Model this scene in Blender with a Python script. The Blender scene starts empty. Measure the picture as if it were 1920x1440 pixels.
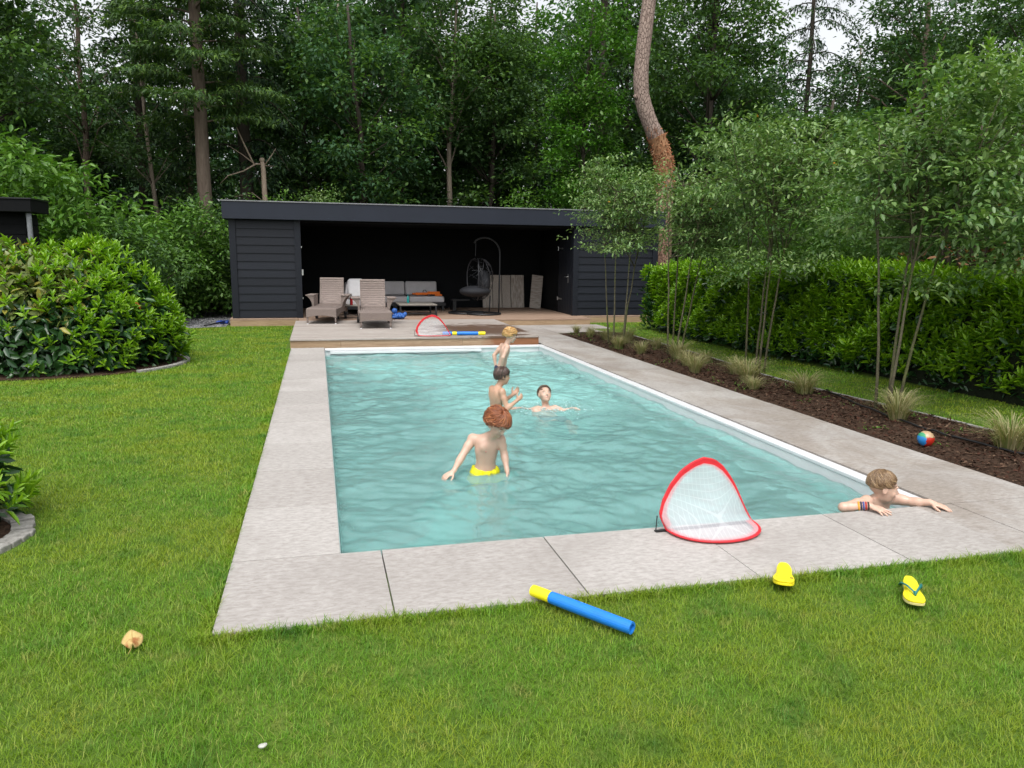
import bpy, bmesh, math, random
import numpy as np
from mathutils import Vector, Matrix
R = math.radians
random.seed(7)
rng = np.random.default_rng(11)
scene = bpy.context.scene
COL = scene.collection

# ------------------------------------------------------------------ camera
cam_d = bpy.data.cameras.new('camera')
cam_d.sensor_width = 36.0
cam_d.lens = 1427.5 / 1920 * 36.0
cam_d.clip_end = 600
cam = bpy.data.objects.new('camera', cam_d)
COL.objects.link(cam)
yaw, pitch, roll = 0.2493, 0.1665, 0.0117
fw = Vector((math.sin(yaw) * math.cos(pitch), math.cos(yaw) * math.cos(pitch), -math.sin(pitch)))
rt0 = Vector((math.cos(yaw), -math.sin(yaw), 0))
up0 = rt0.cross(fw)
rt = rt0 * math.cos(roll) + up0 * math.sin(roll)
up = up0 * math.cos(roll) - rt0 * math.sin(roll)
m = Matrix((rt, up, -fw)).transposed().to_4x4()
m.translation = Vector((-0.086, -4.343, 1.725))
cam.matrix_world = m
scene.camera = cam

# ------------------------------------------------------------------ sky, sun, exposure
SUN_EL, SUN_AZ = R(62), R(200)          # azimuth measured from +y towards +x
w = bpy.data.worlds.new('World')
scene.world = w
w.use_nodes = True
nt = w.node_tree
nt.nodes.clear()
sky = nt.nodes.new('ShaderNodeTexSky')
sky.sky_type = 'NISHITA'
sky.sun_disc = False
sky.sun_elevation = SUN_EL
sky.sun_rotation = SUN_AZ
sky.air_density = 1.0
sky.dust_density = 4.0
hsv = nt.nodes.new('ShaderNodeHueSaturation')   # a closed cloud cover: nearly colourless
hsv.inputs['Saturation'].default_value = 0.16
bg = nt.nodes.new('ShaderNodeBackground')
bg.inputs['Strength'].default_value = 0.15
wo = nt.nodes.new('ShaderNodeOutputWorld')
nt.links.new(sky.outputs[0], hsv.inputs['Color'])
nt.links.new(hsv.outputs[0], bg.inputs[0])
nt.links.new(bg.outputs[0], wo.inputs[0])
sl = bpy.data.lights.new('sun', 'SUN')
sl.energy = 0.7
sl.angle = R(40)
sl.color = (1.0, 0.97, 0.92)
so = bpy.data.objects.new('sun', sl)
COL.objects.link(so)
sd = Vector((math.sin(SUN_AZ) * math.cos(SUN_EL), math.cos(SUN_AZ) * math.cos(SUN_EL), math.sin(SUN_EL)))
so.rotation_euler = (-sd).to_track_quat('-Z', 'Y').to_euler()
so.location = sd * 40
vs = scene.view_settings
vs.view_transform = 'Standard'
vs.look = 'None'
vs.exposure = 0.9
vs.gamma = 1.0
cy = scene.cycles
cy.use_denoising = True
cy.max_bounces = 8
cy.diffuse_bounces = 4
cy.glossy_bounces = 3
cy.transmission_bounces = 6
cy.transparent_max_bounces = 24
cy.caustics_reflective = False
cy.caustics_refractive = True

# ------------------------------------------------------------------ helpers
def tag(o, label=None, cat=None, group=None, kind=None):
    if label: o['label'] = label
    if cat: o['category'] = cat
    if group: o['group'] = group
    if kind: o['kind'] = kind
    return o

def thing(name, label, cat, loc=(0, 0, 0), rz=0.0, group=None):
    o = bpy.data.objects.new(name, None)
    COL.objects.link(o)
    o.empty_display_size = 0.2
    o.location = loc
    o.rotation_euler = (0, 0, rz)
    return tag(o, label, cat, group)

def link(name, me, mats, parent=None, smooth=False, loc=None):
    for mm in (mats if isinstance(mats, (list, tuple)) else [mats]):
        me.materials.append(mm)
    if smooth:
        me.polygons.foreach_set('use_smooth', np.ones(len(me.polygons), dtype=bool))
    o = bpy.data.objects.new(name, me)
    COL.objects.link(o)
    if parent is not None: o.parent = parent
    if loc is not None: o.location = loc
    return o

def np_mesh(name, V, F, mi=None):
    """V (n,3); F (m,k) of one size"""
    V = np.asarray(V, dtype=np.float32); F = np.asarray(F, dtype=np.int32)
    me = bpy.data.meshes.new(name)
    me.vertices.add(len(V)); me.vertices.foreach_set('co', V.ravel())
    k = F.shape[1]
    me.loops.add(F.size); me.loops.foreach_set('vertex_index', F.ravel())
    me.polygons.add(len(F))
    me.polygons.foreach_set('loop_start', np.arange(0, F.size, k, dtype=np.int32))
    if mi is not None: me.polygons.foreach_set('material_index', np.asarray(mi, dtype=np.int32))
    me.update(calc_edges=True)
    return me

class MB:
    def __init__(s): s.V = []; s.F = []; s.M = []
    def add(s, vs, fs, m=0):
        b = len(s.V); s.V += [tuple(v) for v in vs]
        s.F += [tuple(i + b for i in f) for f in fs]; s.M += [m] * len(fs)
    def box(s, lo, hi, m=0, rot=None, piv=None):
        x0, y0, z0 = lo; x1, y1, z1 = hi
        vs = [(x0,y0,z0),(x1,y0,z0),(x1,y1,z0),(x0,y1,z0),(x0,y0,z1),(x1,y0,z1),(x1,y1,z1),(x0,y1,z1)]
        if rot is not None:
            p = Vector(piv) if piv is not None else (Vector(lo) + Vector(hi)) / 2
            vs = [p + rot @ (Vector(v) - p) for v in vs]
        s.add(vs, [(0,3,2,1),(4,5,6,7),(0,1,5,4),(1,2,6,5),(2,3,7,6),(3,0,4,7)], m)
    def tube(s, pts, rad, n=8, m=0, cap=True, flat=None):
        pts = [Vector(p) for p in pts]
        if not isinstance(rad, (list, tuple)): rad = [rad] * len(pts)
        vs = []; fs = []; prev = None
        for i, p in enumerate(pts):
            t = (pts[min(i + 1, len(pts) - 1)] - pts[max(i - 1, 0)])
            if t.length < 1e-9: t = Vector((0, 0, 1))
            t.normalize()
            if prev is None:
                a = t.orthogonal().normalized()
            else:
                a = prev - t * prev.dot(t)
                a = a.normalized() if a.length > 1e-6 else t.orthogonal().normalized()
            prev = a; b = t.cross(a)
            for j in range(n):
                an = 2 * math.pi * j / n
                ca, sa = math.cos(an), math.sin(an)
                if flat is not None: sa *= flat
                vs.append(p + (a * ca + b * sa) * rad[i])
        for i in range(len(pts) - 1):
            for j in range(n):
                k = (j + 1) % n
                fs.append((i*n + j, i*n + k, (i+1)*n + k, (i+1)*n + j))
        if cap:
            fs.append(tuple(range(n - 1, -1, -1)))
            fs.append(tuple((len(pts) - 1) * n + j for j in range(n)))
        s.add(vs, fs, m)
    def lathe(s, prof, n=16, c=(0, 0, 0), m=0):
        vs = []; fs = []
        for r, z in prof:
            for j in range(n):
                a = 2 * math.pi * j / n
                vs.append((c[0] + r * math.cos(a), c[1] + r * math.sin(a), c[2] + z))
        for i in range(len(prof) - 1):
            for j in range(n):
                k = (j + 1) % n
                fs.append((i*n + j, i*n + k, (i+1)*n + k, (i+1)*n + j))
        fs.append(tuple(range(n - 1, -1, -1)))
        fs.append(tuple((len(prof) - 1) * n + j for j in range(n)))
        s.add(vs, fs, m)
    def ball(s, c, r, nu=12, nv=8, m=0, rot=None):
        if not isinstance(r, (tuple, list)): r = (r, r, r)
        vs = []; fs = []
        c = Vector(c)
        for i in range(nv + 1):
            ph = math.pi * i / nv
            for j in range(nu):
                a = 2 * math.pi * j / nu
                d = Vector((r[0]*math.sin(ph)*math.cos(a), r[1]*math.sin(ph)*math.sin(a), r[2]*math.cos(ph)))
                if rot is not None: d = rot @ d
                vs.append(c + d)
        for i in range(nv):
            for j in range(nu):
                k = (j + 1) % nu
                fs.append((i*nu + j, (i+1)*nu + j, (i+1)*nu + k, i*nu + k))
        s.add(vs, fs, m)
    def prism(s, poly, z0, z1, m=0, f=None):
        n = len(poly)
        vs = [(x, y, z0) for x, y in poly] + [(x, y, z1) for x, y in poly]
        if f: vs = [f(v) for v in vs]
        fs = [tuple(range(n - 1, -1, -1)), tuple(range(n, 2 * n))]
        fs += [(i, (i+1) % n, n + (i+1) % n, n + i) for i in range(n)]
        s.add(vs, fs, m)
    def grid(s, nu, nv, fn, m=0):
        vs = [fn(i / nu, j / nv) for j in range(nv + 1) for i in range(nu + 1)]
        fs = [(j*(nu+1)+i, j*(nu+1)+i+1, (j+1)*(nu+1)+i+1, (j+1)*(nu+1)+i) for j in range(nv) for i in range(nu)]
        s.add(vs, fs, m)
    def build(s, name, mats, parent=None, smooth=False, bevel=0, loc=None, solid=0, subsurf=0):
        me = bpy.data.meshes.new(name)
        me.from_pydata(s.V, [], s.F)
        me.polygons.foreach_set('material_index', np.array(s.M, dtype=np.int32))
        me.update()
        o = link(name, me, mats, parent, smooth, loc)
        if solid:
            md = o.modifiers.new('solid', 'SOLIDIFY'); md.thickness = solid; md.offset = 0
        if bevel:
            md = o.modifiers.new('bevel', 'BEVEL'); md.width = bevel; md.segments = 2; md.limit_method = 'ANGLE'
        if subsurf:
            md = o.modifiers.new('subd', 'SUBSURF'); md.levels = subsurf; md.render_levels = subsurf
        return o

def copy_tree(o, parent=None):
    c = o.copy()
    COL.objects.link(c)
    if parent is not None: c.parent = parent
    for ch in list(o.children): copy_tree(ch, c)
    return c

# ------------------------------------------------------------------ materials
class NT:
    def __init__(s, name):
        s.mat = bpy.data.materials.new(name); s.mat.use_nodes = True
        s.t = s.mat.node_tree; s.t.nodes.clear()
        s.out = s.n('ShaderNodeOutputMaterial')
    def n(s, ty, **kw):
        nd = s.t.nodes.new(ty)
        for k, v in kw.items():
            if k in nd.inputs: nd.inputs[k].default_value = v
            else: setattr(nd, k, v)
        return nd
    def l(s, a, b): s.t.links.new(a, b)
    def noise(s, scale=5, detail=4, rough=.55, vec=None, dist=0.0):
        nd = s.n('ShaderNodeTexNoise')
        nd.inputs['Scale'].default_value = scale; nd.inputs['Detail'].default_value = detail
        nd.inputs['Roughness'].default_value = rough; nd.inputs['Distortion'].default_value = dist
        if vec is not None: s.l(vec, nd.inputs['Vector'])
        return nd
    def ramp(s, fac, stops, interp='LINEAR'):
        nd = s.n('ShaderNodeValToRGB'); cr = nd.color_ramp; cr.interpolation = interp
        while len(cr.elements) < len(stops): cr.elements.new(0.5)
        for e, (p, c) in zip(cr.elements, stops):
            e.position = p; e.color = (*c, 1) if len(c) == 3 else c
        s.l(fac, nd.inputs[0]); return nd.outputs[0]
    def mix(s, fac, a, b, mode='MIX'):
        nd = s.n('ShaderNodeMix'); nd.data_type = 'RGBA'; nd.blend_type = mode
        for sock, v in ((nd.inputs[0], fac), (nd.inputs[6], a), (nd.inputs[7], b)):
            if isinstance(v, (int, float)): sock.default_value = v
            elif isinstance(v, tuple): sock.default_value = (*v, 1) if len(v) == 3 else v
            else: s.l(v, sock)
        return nd.outputs[2]
    def math(s, op, a, b=0.0, clamp=False):
        nd = s.n('ShaderNodeMath'); nd.operation = op; nd.use_clamp = clamp
        for sock, v in ((nd.inputs[0], a), (nd.inputs[1], b)):
            if isinstance(v, (int, float)): sock.default_value = v
            else: s.l(v, sock)
        return nd.outputs[0]
    def coord(s, kind='Object', scale=(1, 1, 1), rot=(0, 0, 0)):
        if kind == 'World':
            src = s.n('ShaderNodeNewGeometry').outputs['Position']
        else:
            src = s.n('ShaderNodeTexCoord').outputs[kind]
        mp = s.n('ShaderNodeMapping'); mp.inputs['Scale'].default_value = scale; mp.inputs['Rotation'].default_value = rot
        s.l(src, mp.inputs['Vector']); return mp.outputs[0]
    def bsdf(s, color, rough=.6, **kw):
        b = s.n('ShaderNodeBsdfPrincipled')
        if isinstance(color, tuple): b.inputs['Base Color'].default_value = (*color, 1)
        else: s.l(color, b.inputs['Base Color'])
        if isinstance(rough, (int, float)): b.inputs['Roughness'].default_value = rough
        else: s.l(rough, b.inputs['Roughness'])
        for k, v in kw.items():
            k = k.replace('_', ' ')
            if isinstance(v, (int, float, tuple)): b.inputs[k].default_value = v
            else: s.l(v, b.inputs[k])
        return b
    def bump(s, h, strength=.3, dist=.01):
        nd = s.n('ShaderNodeBump'); nd.inputs['Strength'].default_value = strength; nd.inputs['Distance'].default_value = dist
        s.l(h, nd.inputs['Height']); return nd.outputs[0]
    def done(s, sh):
        s.l(sh.outputs[0] if hasattr(sh, 'outputs') else sh, s.out.inputs['Surface']); return s.mat

def mul(c, k): return tuple(x * k for x in c)

def m_simple(name, color, rough=.5, var=.12, scale=8, bump=0.0, bscale=60, metal=0.0, spec=.5, vec='Object'):
    t = NT(name); v = t.coord(vec)
    n1 = t.noise(scale, 5, .6, v)
    c = t.ramp(n1.outputs[0], [(.3, mul(color, 1 - var)), (.7, mul(color, 1 + var))])
    b = t.bsdf(c, rough, Metallic=metal)
    b.inputs['Specular IOR Level'].default_value = spec
    if bump:
        n2 = t.noise(bscale, 4, .6, v)
        t.l(t.bump(n2.outputs[0], bump, .004), b.inputs['Normal'])
    return t.done(b)

def m_leaf(name, cols, rough=.42, trans=.25, patch=None, pscale=.6, spec=.4):
    """leaf colours vary from leaf to leaf (random per island) and slowly over the plant"""
    t = NT(name)
    g = t.n('ShaderNodeNewGeometry')
    k = len(cols)
    c = t.ramp(g.outputs['Random Per Island'], [((i + .5) / k, cc) for i, cc in enumerate(cols)])
    if patch is not None:
        nz = t.noise(pscale, 3, .55, t.coord('World'))
        f = t.ramp(nz.outputs[0], [(.42, (0, 0, 0)), (.62, (1, 1, 1))])
        c = t.mix(f, c, t.mix(.5, c, patch))
    b = t.bsdf(c, rough); b.inputs['Specular IOR Level'].default_value = spec
    tr = t.n('ShaderNodeBsdfTranslucent')
    t.l(t.mix(1.0, c, (1.15, 1.25, .55), 'MULTIPLY'), tr.inputs[0])
    mx = t.n('ShaderNodeMixShader'); mx.inputs[0].default_value = trans
    t.l(b.outputs[0], mx.inputs[1]); t.l(tr.outputs[0], mx.inputs[2])
    return t.done(mx)

# ------------------------------------------------------------------ foliage
def unit(v):
    return v / np.maximum(np.linalg.norm(v, axis=-1, keepdims=True), 1e-9)

def leaves(P, D, N, L, W, fold=.25, droop=.15, six=True):
    """P base points, D directions, N face normals, L lengths, W widths -> (V, F)"""
    n = len(P); D = unit(D)
    N = unit(N - D * (N * D).sum(1, keepdims=True)); S = np.cross(D, N)
    L = np.broadcast_to(np.asarray(L, float), (n,))[:, None]; W = np.broadcast_to(np.asarray(W, float), (n,))[:, None]
    def at(u, s, h): return P + D * L * u + S * W * s + N * L * h
    if six:
        V = np.stack([at(0, 0, 0), at(.3, .42, fold * .3), at(.68, .40, fold * .3 - droop * .5), at(1, 0, -droop),
                      at(.68, -.40, fold * .3 - droop * .5), at(.3, -.42, fold * .3)], 1).reshape(-1, 3)
        F = (np.arange(n) * 6)[:, None, None] + np.array([[0, 1, 2, 3], [0, 3, 4, 5]])
        return V, F.reshape(-1, 4)
    V = np.stack([at(0, 0, 0), at(.45, .5, fold * .3), at(1, 0, -droop), at(.45, -.5, fold * .3)], 1).reshape(-1, 3)
    F = (np.arange(n) * 4)[:, None] + np.array([[0, 1, 2, 3]])
    return V, F.reshape(-1, 4)

def rand_dirs(n, g):
    return unit(g.normal(size=(n, 3)))

class Bunch:
    """gathers leaf meshes with a material slot each"""
    def __init__(s): s.V = []; s.F = []; s.M = []; s.n = 0
    def add(s, VF, m=0):
        V, F = VF; s.V.append(V); s.F.append(F + s.n); s.M.append(np.full(len(F), m)); s.n += len(V)
    def mesh(s, name): return np_mesh(name, np.concatenate(s.V), np.concatenate(s.F), np.concatenate(s.M))

def sprays(C, sig, n, g, L, W, up=.5, flat=.7, six=False, fold=.25):
    """n leaves round each clump centre C, gaussian spread sig, flattened in z"""
    m = len(C)
    off = g.normal(size=(m, n, 3)) * np.array([sig, sig, sig * flat])
    P = (C[:, None, :] + off).reshape(-1, 3)
    D = unit(off.reshape(-1, 3) * [1, 1, .5] + g.normal(size=(m * n, 3)) * sig * .8)
    N = unit(g.normal(size=(m * n, 3)) * (1 - up) + np.array([0, 0, 1]) * up * 2)
    s = g.uniform(.65, 1.25, m * n)
    return leaves(P, D, N, L * s, W * s, fold, .18, six)
# ------------------------------------------------------------------ shared materials
def m_paving():
    t = NT('paving_stone'); v = t.coord('World', (1, 2.2, 1)); v2 = t.coord('World')
    g = t.n('ShaderNodeNewGeometry')
    base = t.ramp(g.outputs['Random Per Island'], [(0, (.335, .313, .294)), (.35, (.42, .398, .378)), (.7, (.365, .342, .322)), (1, (.40, .38, .36))])
    n1 = t.noise(17, 8, .72, v, .4)
    c = t.mix(t.ramp(n1.outputs[0], [(.36, (0, 0, 0)), (.52, (.55,) * 3), (.66, (1, 1, 1))]), t.mix(1.0, base, (.76, .74, .72), 'MULTIPLY'), t.mix(1.0, base, (1.17, 1.17, 1.175), 'MULTIPLY'))
    n2 = t.noise(1.1, 4, .6, v2)
    c = t.mix(t.ramp(n2.outputs[0], [(.48, (0, 0, 0)), (.72, (.5,) * 3)]), c, (.26, .235, .215))
    n5 = t.noise(.8, 5, .68, t.coord('World', (1.6, 1, 1)), .6)     # damp streaks left by wet feet along the right side
    sx = t.n('ShaderNodeSeparateXYZ'); t.l(v2, sx.inputs[0])
    rs = t.math('GREATER_THAN', sx.outputs[0], 4.0)
    c = t.mix(t.math('MULTIPLY', t.ramp(n5.outputs[0], [(.42, (0, 0, 0)), (.6, (.75,) * 3)]), rs), c, t.mix(1.0, c, (.68, .62, .56), 'MULTIPLY'))
    n3 = t.noise(46, 4, .7, v, .5)
    pits = t.ramp(n3.outputs[0], [(.27, (1, 1, 1)), (.36, (0, 0, 0))])
    c = t.mix(pits, c, (.18, .155, .14))
    n4 = t.noise(3.1, 6, .72, v2)
    c = t.mix(t.ramp(n4.outputs[0], [(.66, (0, 0, 0)), (.74, (.5,) * 3)]), c, (.5, .485, .475))
    b = t.bsdf(c, .62)
    h = t.math('SUBTRACT', n1.outputs[0], t.math('MULTIPLY', pits, .5))
    t.l(t.bump(h, .25, .006), b.inputs['Normal'])
    return t.done(b)

def m_wood(name, cols, dirx=True, stain=None, stain_c=(.2, .12, .07), rough=.7, sscale=1.4, lo=.5, hi=.6):
    t = NT(name); sc = (1.2, 16, 16) if dirx else (16, 1.2, 16)
    v = t.coord('World', sc)
    g = t.n('ShaderNodeNewGeometry')
    k = len(cols)
    base = t.ramp(g.outputs['Random Per Island'], [((i + .5) / k, c) for i, c in enumerate(cols)])
    n1 = t.noise(3, 6, .65, v, .6)
    c = t.mix(t.ramp(n1.outputs[0], [(.3, (0, 0, 0)), (.65, (1, 1, 1))]), t.mix(1.0, base, (.62, .57, .53), 'MULTIPLY'), base)
    if stain is not None:      # splashes of pool water soaked into the boards
        vs_ = t.coord('World', (1, 2.6, 1))
        n2 = t.noise(sscale, 5, .62, vs_, .8)
        sep = t.n('ShaderNodeSeparateXYZ'); t.l(t.coord('World'), sep.inputs[0])
        dx = t.math('DIVIDE', t.math('SUBTRACT', sep.outputs[0], stain[0]), stain[2])
        dy = t.math('DIVIDE', t.math('SUBTRACT', sep.outputs[1], stain[1]), stain[3])
        d = t.math('SQRT', t.math('ADD', t.math('MULTIPLY', dx, dx), t.math('MULTIPLY', dy, dy)))
        near = t.math('SUBTRACT', 1.0, d, True)
        f = t.ramp(t.math('ADD', t.math('MULTIPLY', near, .34), t.math('MULTIPLY', n2.outputs[0], .62)), [(lo, (0, 0, 0)), (hi, (1, 1, 1))])
        c = t.mix(f, c, t.mix(n1.outputs[0], mul(stain_c, .75), mul(stain_c, 1.3)))
        rg = t.n('ShaderNodeMapRange'); rg.inputs['To Min'].default_value = rough; rg.inputs['To Max'].default_value = .35
        t.l(f, rg.inputs[0]); rough = rg.outputs[0]
    b = t.bsdf(c, rough)
    t.l(t.bump(n1.outputs[0], .3, .004), b.inputs['Normal'])
    return t.done(b)

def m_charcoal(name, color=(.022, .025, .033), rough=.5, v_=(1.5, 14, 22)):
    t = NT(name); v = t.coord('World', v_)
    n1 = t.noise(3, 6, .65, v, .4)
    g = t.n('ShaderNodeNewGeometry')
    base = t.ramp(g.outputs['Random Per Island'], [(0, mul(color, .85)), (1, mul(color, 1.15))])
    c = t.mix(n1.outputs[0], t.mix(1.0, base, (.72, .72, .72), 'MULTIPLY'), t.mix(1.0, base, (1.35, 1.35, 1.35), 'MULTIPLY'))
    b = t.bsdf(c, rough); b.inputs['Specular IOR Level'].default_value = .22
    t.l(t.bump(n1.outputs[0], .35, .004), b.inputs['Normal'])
    return t.done(b)

def m_bark(name, c1, c2, scale=6, stretch=.25, bump=.8, voro=False, patch=None):
    t = NT(name); v = t.coord('Object', (1, 1, stretch))
    if voro:
        vo = t.n('ShaderNodeTexVoronoi'); vo.feature = 'DISTANCE_TO_EDGE'
        vo.inputs['Scale'].default_value = scale
        nz = t.noise(9, 4, .6, v); t.l(t.mix(.06, v, nz.outputs[1]), vo.inputs['Vector'])
        h = t.ramp(vo.outputs[0], [(0, (0, 0, 0)), (.12, (1, 1, 1))])
    else:
        nz = t.noise(scale, 6, .65, v, .8); h = t.ramp(nz.outputs[0], [(.35, (0, 0, 0)), (.62, (1, 1, 1))])
    n2 = t.noise(22, 5, .65, t.coord('Object'))
    c = t.mix(h, c2, c1)
    c = t.mix(t.math('MULTIPLY', n2.outputs[0], .6), c, mul(c1, .55))
    if patch is not None:
        n3 = t.noise(1.5, 4, .6, t.coord('Object'))
        c = t.mix(t.ramp(n3.outputs[0], [(.5, (0, 0, 0)), (.62, (1, 1, 1))]), c, patch)
    b = t.bsdf(c, .85); b.inputs['Specular IOR Level'].default_value = .2
    t.l(t.bump(h, bump, .02), b.inputs['Normal'])
    return t.done(b)

def m_weave(name, c1, c2, scale=26):
    t = NT(name); v = t.coord('Object')
    br = t.n('ShaderNodeTexBrick')
    br.inputs['Scale'].default_value = scale; br.inputs['Mortar Size'].default_value = .05
    br.inputs['Color1'].default_value = (*c1, 1); br.inputs['Color2'].default_value = (*c2, 1); br.inputs['Mortar'].default_value = (*mul(c1, .3), 1)
    mp = t.n('ShaderNodeMapping'); mp.inputs['Rotation'].default_value = (R(50), 0, 0)
    t.l(v, mp.inputs[0]); t.l(mp.outputs[0], br.inputs['Vector'])
    nz = t.noise(70, 3, .6, v)
    c = t.mix(t.math('MULTIPLY', nz.outputs[0], .5), br.outputs[0], mul(c1, .6))
    b = t.bsdf(c, .6)
    t.l(t.bump(t.math('SUBTRACT', 1.0, br.outputs[1]), .6, .006), b.inputs['Normal'])
    return t.done(b)

def m_skin(name, color=(.53, .35, .265), red=(.55, .27, .19)):
    t = NT(name); v = t.coord('Object')
    n1 = t.noise(7, 4, .6, v)
    c = t.ramp(n1.outputs[0], [(.35, color), (.7, mul(color, 1.06)), (.9, red)])
    n2 = t.noise(60, 3, .6, v)
    rr = t.ramp(t.noise(16, 3, .6, v).outputs[0], [(.4, (.28,) * 3), (.6, (.52,) * 3)])
    b = t.bsdf(c, rr)
    b.inputs['Subsurface Weight'].default_value = .12
    b.inputs['Subsurface Radius'].default_value = (.02, .008, .005)
    b.inputs['Subsurface Scale'].default_value = .5
    t.l(t.bump(n2.outputs[0], .08, .002), b.inputs['Normal'])
    return t.done(b)

def m_hair(name, cols, rough=.45):
    t = NT(name)
    g = t.n('ShaderNodeNewGeometry'); k = len(cols)
    c = t.ramp(g.outputs['Random Per Island'], [((i + .5) / k, cc) for i, cc in enumerate(cols)])
    return t.done(t.bsdf(c, rough))

def m_lawn_blade():
    t = NT('grass_blade'); g = t.n('ShaderNodeNewGeometry'); v = t.coord('World')
    c = t.ramp(g.outputs['Random Per Island'], [(0, (.085, .21, .011)), (.45, (.118, .268, .014)), (.85, (.17, .325, .02)), (1, (.33, .36, .09))])
    n1 = t.noise(1.15, 5, .62, v)
    c = t.mix(t.ramp(n1.outputs[0], [(.43, (0, 0, 0)), (.60, (.9,) * 3)]), c, t.mix(.6, c, (.29, .32, .02)))
    n2 = t.noise(2.3, 4, .6, v)
    c = t.mix(t.ramp(n2.outputs[0], [(.30, (.95,) * 3), (.45, (0, 0, 0))]), c, t.mix(.7, c, (.035, .125, .018)))
    n3 = t.noise(6.5, 4, .65, v)
    c = t.mix(t.ramp(n3.outputs[0], [(.56, (0, 0, 0)), (.70, (.6,) * 3)]), c, (.34, .31, .09))
    b = t.bsdf(c, .5); b.inputs['Specular IOR Level'].default_value = .3
    tr = t.n('ShaderNodeBsdfTranslucent'); t.l(t.mix(1.0, c, (1.2, 1.25, .6), 'MULTIPLY'), tr.inputs[0])
    mx = t.n('ShaderNodeMixShader'); mx.inputs[0].default_value = .3
    t.l(b.outputs[0], mx.inputs[1]); t.l(tr.outputs[0], mx.inputs[2])
    return t.done(mx)

def m_water():
    t = NT('pool_water'); v = t.coord('World', (1, 1.5, 1))
    n1 = t.noise(13, 4, .6, v, .4)
    n2 = t.noise(42, 3, .6, v, .3)
    h = t.math('ADD', n1.outputs[0], t.math('MULTIPLY', n2.outputs[0], .3))
    nrm = t.bump(h, .4, .012)
    fr = t.n('ShaderNodeFresnel'); fr.inputs['IOR'].default_value = 1.33; t.l(nrm, fr.inputs['Normal'])
    gl = t.n('ShaderNodeBsdfGlossy'); gl.inputs['Roughness'].default_value = .02; t.l(nrm, gl.inputs['Normal'])
    tp = t.n('ShaderNodeBsdfRefraction'); tp.inputs[0].default_value = (.93, .98, .975, 1); tp.inputs['Roughness'].default_value = .0; tp.inputs['IOR'].default_value = 1.33; t.l(nrm, tp.inputs['Normal'])
    df = t.n('ShaderNodeBsdfDiffuse'); df.inputs[0].default_value = (.44, .82, .78, 1); t.l(nrm, df.inputs['Normal'])
    m1 = t.n('ShaderNodeMixShader'); m1.inputs[0].default_value = .30
    t.l(tp.outputs[0], m1.inputs[1]); t.l(df.outputs[0], m1.inputs[2])
    m2 = t.n('ShaderNodeMixShader'); t.l(fr.outputs[0], m2.inputs[0])
    t.l(m1.outputs[0], m2.inputs[1]); t.l(gl.outputs[0], m2.inputs[2])
    t.l(m2.outputs[0], t.out.inputs['Surface'])
    va = t.n('ShaderNodeVolumeAbsorption'); va.inputs[0].default_value = (.10, .86, .82, 1); va.inputs['Density'].default_value = .19
    t.l(va.outputs[0], t.out.inputs['Volume'])
    return t.mat

def m_net(name, cell=.012, base=.30):
    t = NT(name); v = t.coord('UV')
    br = t.n('ShaderNodeTexBrick'); br.offset = 0.0; br.squash = 1.0
    br.inputs['Scale'].default_value = 1.0; br.inputs['Brick Width'].default_value = cell; br.inputs['Row Height'].default_value = cell
    br.inputs['Mortar Size'].default_value = cell * .22; br.inputs['Mortar Smooth'].default_value = .1
    t.l(v, br.inputs['Vector'])
    nz = t.noise(3, 3, .5, v)
    br.inputs['Brick Width'].default_value = .028; br.inputs['Row Height'].default_value = .028; br.inputs['Mortar Size'].default_value = .0018
    f = t.math('ADD', t.math('ADD', base, t.math('MULTIPLY', br.outputs[1], .09)), t.math('MULTIPLY', nz.outputs[0], .2), True)   # the mesh is finer than a pixel
    b = t.bsdf((.70, .70, .74), .6)
    tp = t.n('ShaderNodeBsdfTransparent')
    mx = t.n('ShaderNodeMixShader'); t.l(f, mx.inputs[0]); t.l(tp.outputs[0], mx.inputs[1]); t.l(b.outputs[0], mx.inputs[2])
    return t.done(mx)

def m_mottle(name, cols, scale=6, rough=.9, bump=.6, det=8):
    t = NT(name); v = t.coord('World')
    n1 = t.noise(scale, det, .7, v)
    k = len(cols)
    c = t.ramp(n1.outputs[0], [(.28 + .44 * i / max(1, k - 1), cc) for i, cc in enumerate(cols)])
    b = t.bsdf(c, rough); b.inputs['Specular IOR Level'].default_value = .2
    t.l(t.bump(n1.outputs[0], bump, .03), b.inputs['Normal'])
    return t.done(b)

M = {}
M['paving'] = m_paving()
M['deck'] = m_wood('weathered_deck', [(.37, .335, .305), (.43, .395, .365), (.33, .295, .265), (.40, .36, .33)], True, (3.3, 11.6, 2.1, 2.4), (.11, .066, .044), sscale=2.6, lo=.44, hi=.49)
M['floorwood'] = m_wood('hall_floor', [(.34, .235, .17), (.38, .27, .2), (.31, .21, .15)], True)
M['fascia'] = m_wood('raw_fascia', [(.40, .28, .165), (.36, .255, .16), (.43, .31, .2)], True, (3.9, 10.2, 1.6, 3), (.25, .105, .045), lo=.42, hi=.5)
M['cladding'] = m_charcoal('charcoal_cladding', (.0102, .0122, .0175))
M['postpaint'] = m_charcoal('charcoal_post', (.012, .014, .0198), .5, (14, 14, 1.5))
M['roofedge'] = m_simple('roof_fascia', (.0145, .0182, .029), .5, .08, 2, spec=.3)
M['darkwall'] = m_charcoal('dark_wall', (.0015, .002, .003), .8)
M['alu'] = m_simple('aluminium', (.20, .205, .215), .5, .1, 10, metal=.3)
M['white'] = m_simple('pool_edge_white', (.66, .67, .68), .35, .04, 4)
M['liner'] = m_simple('pool_liner', (.80, .86, .85), .6, .05, 3)
M['water'] = m_water()
M['soil'] = m_mottle('lawn_soil', [(.05, .09, .012), (.08, .14, .016), (.12, .16, .03)], 9)
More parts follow.
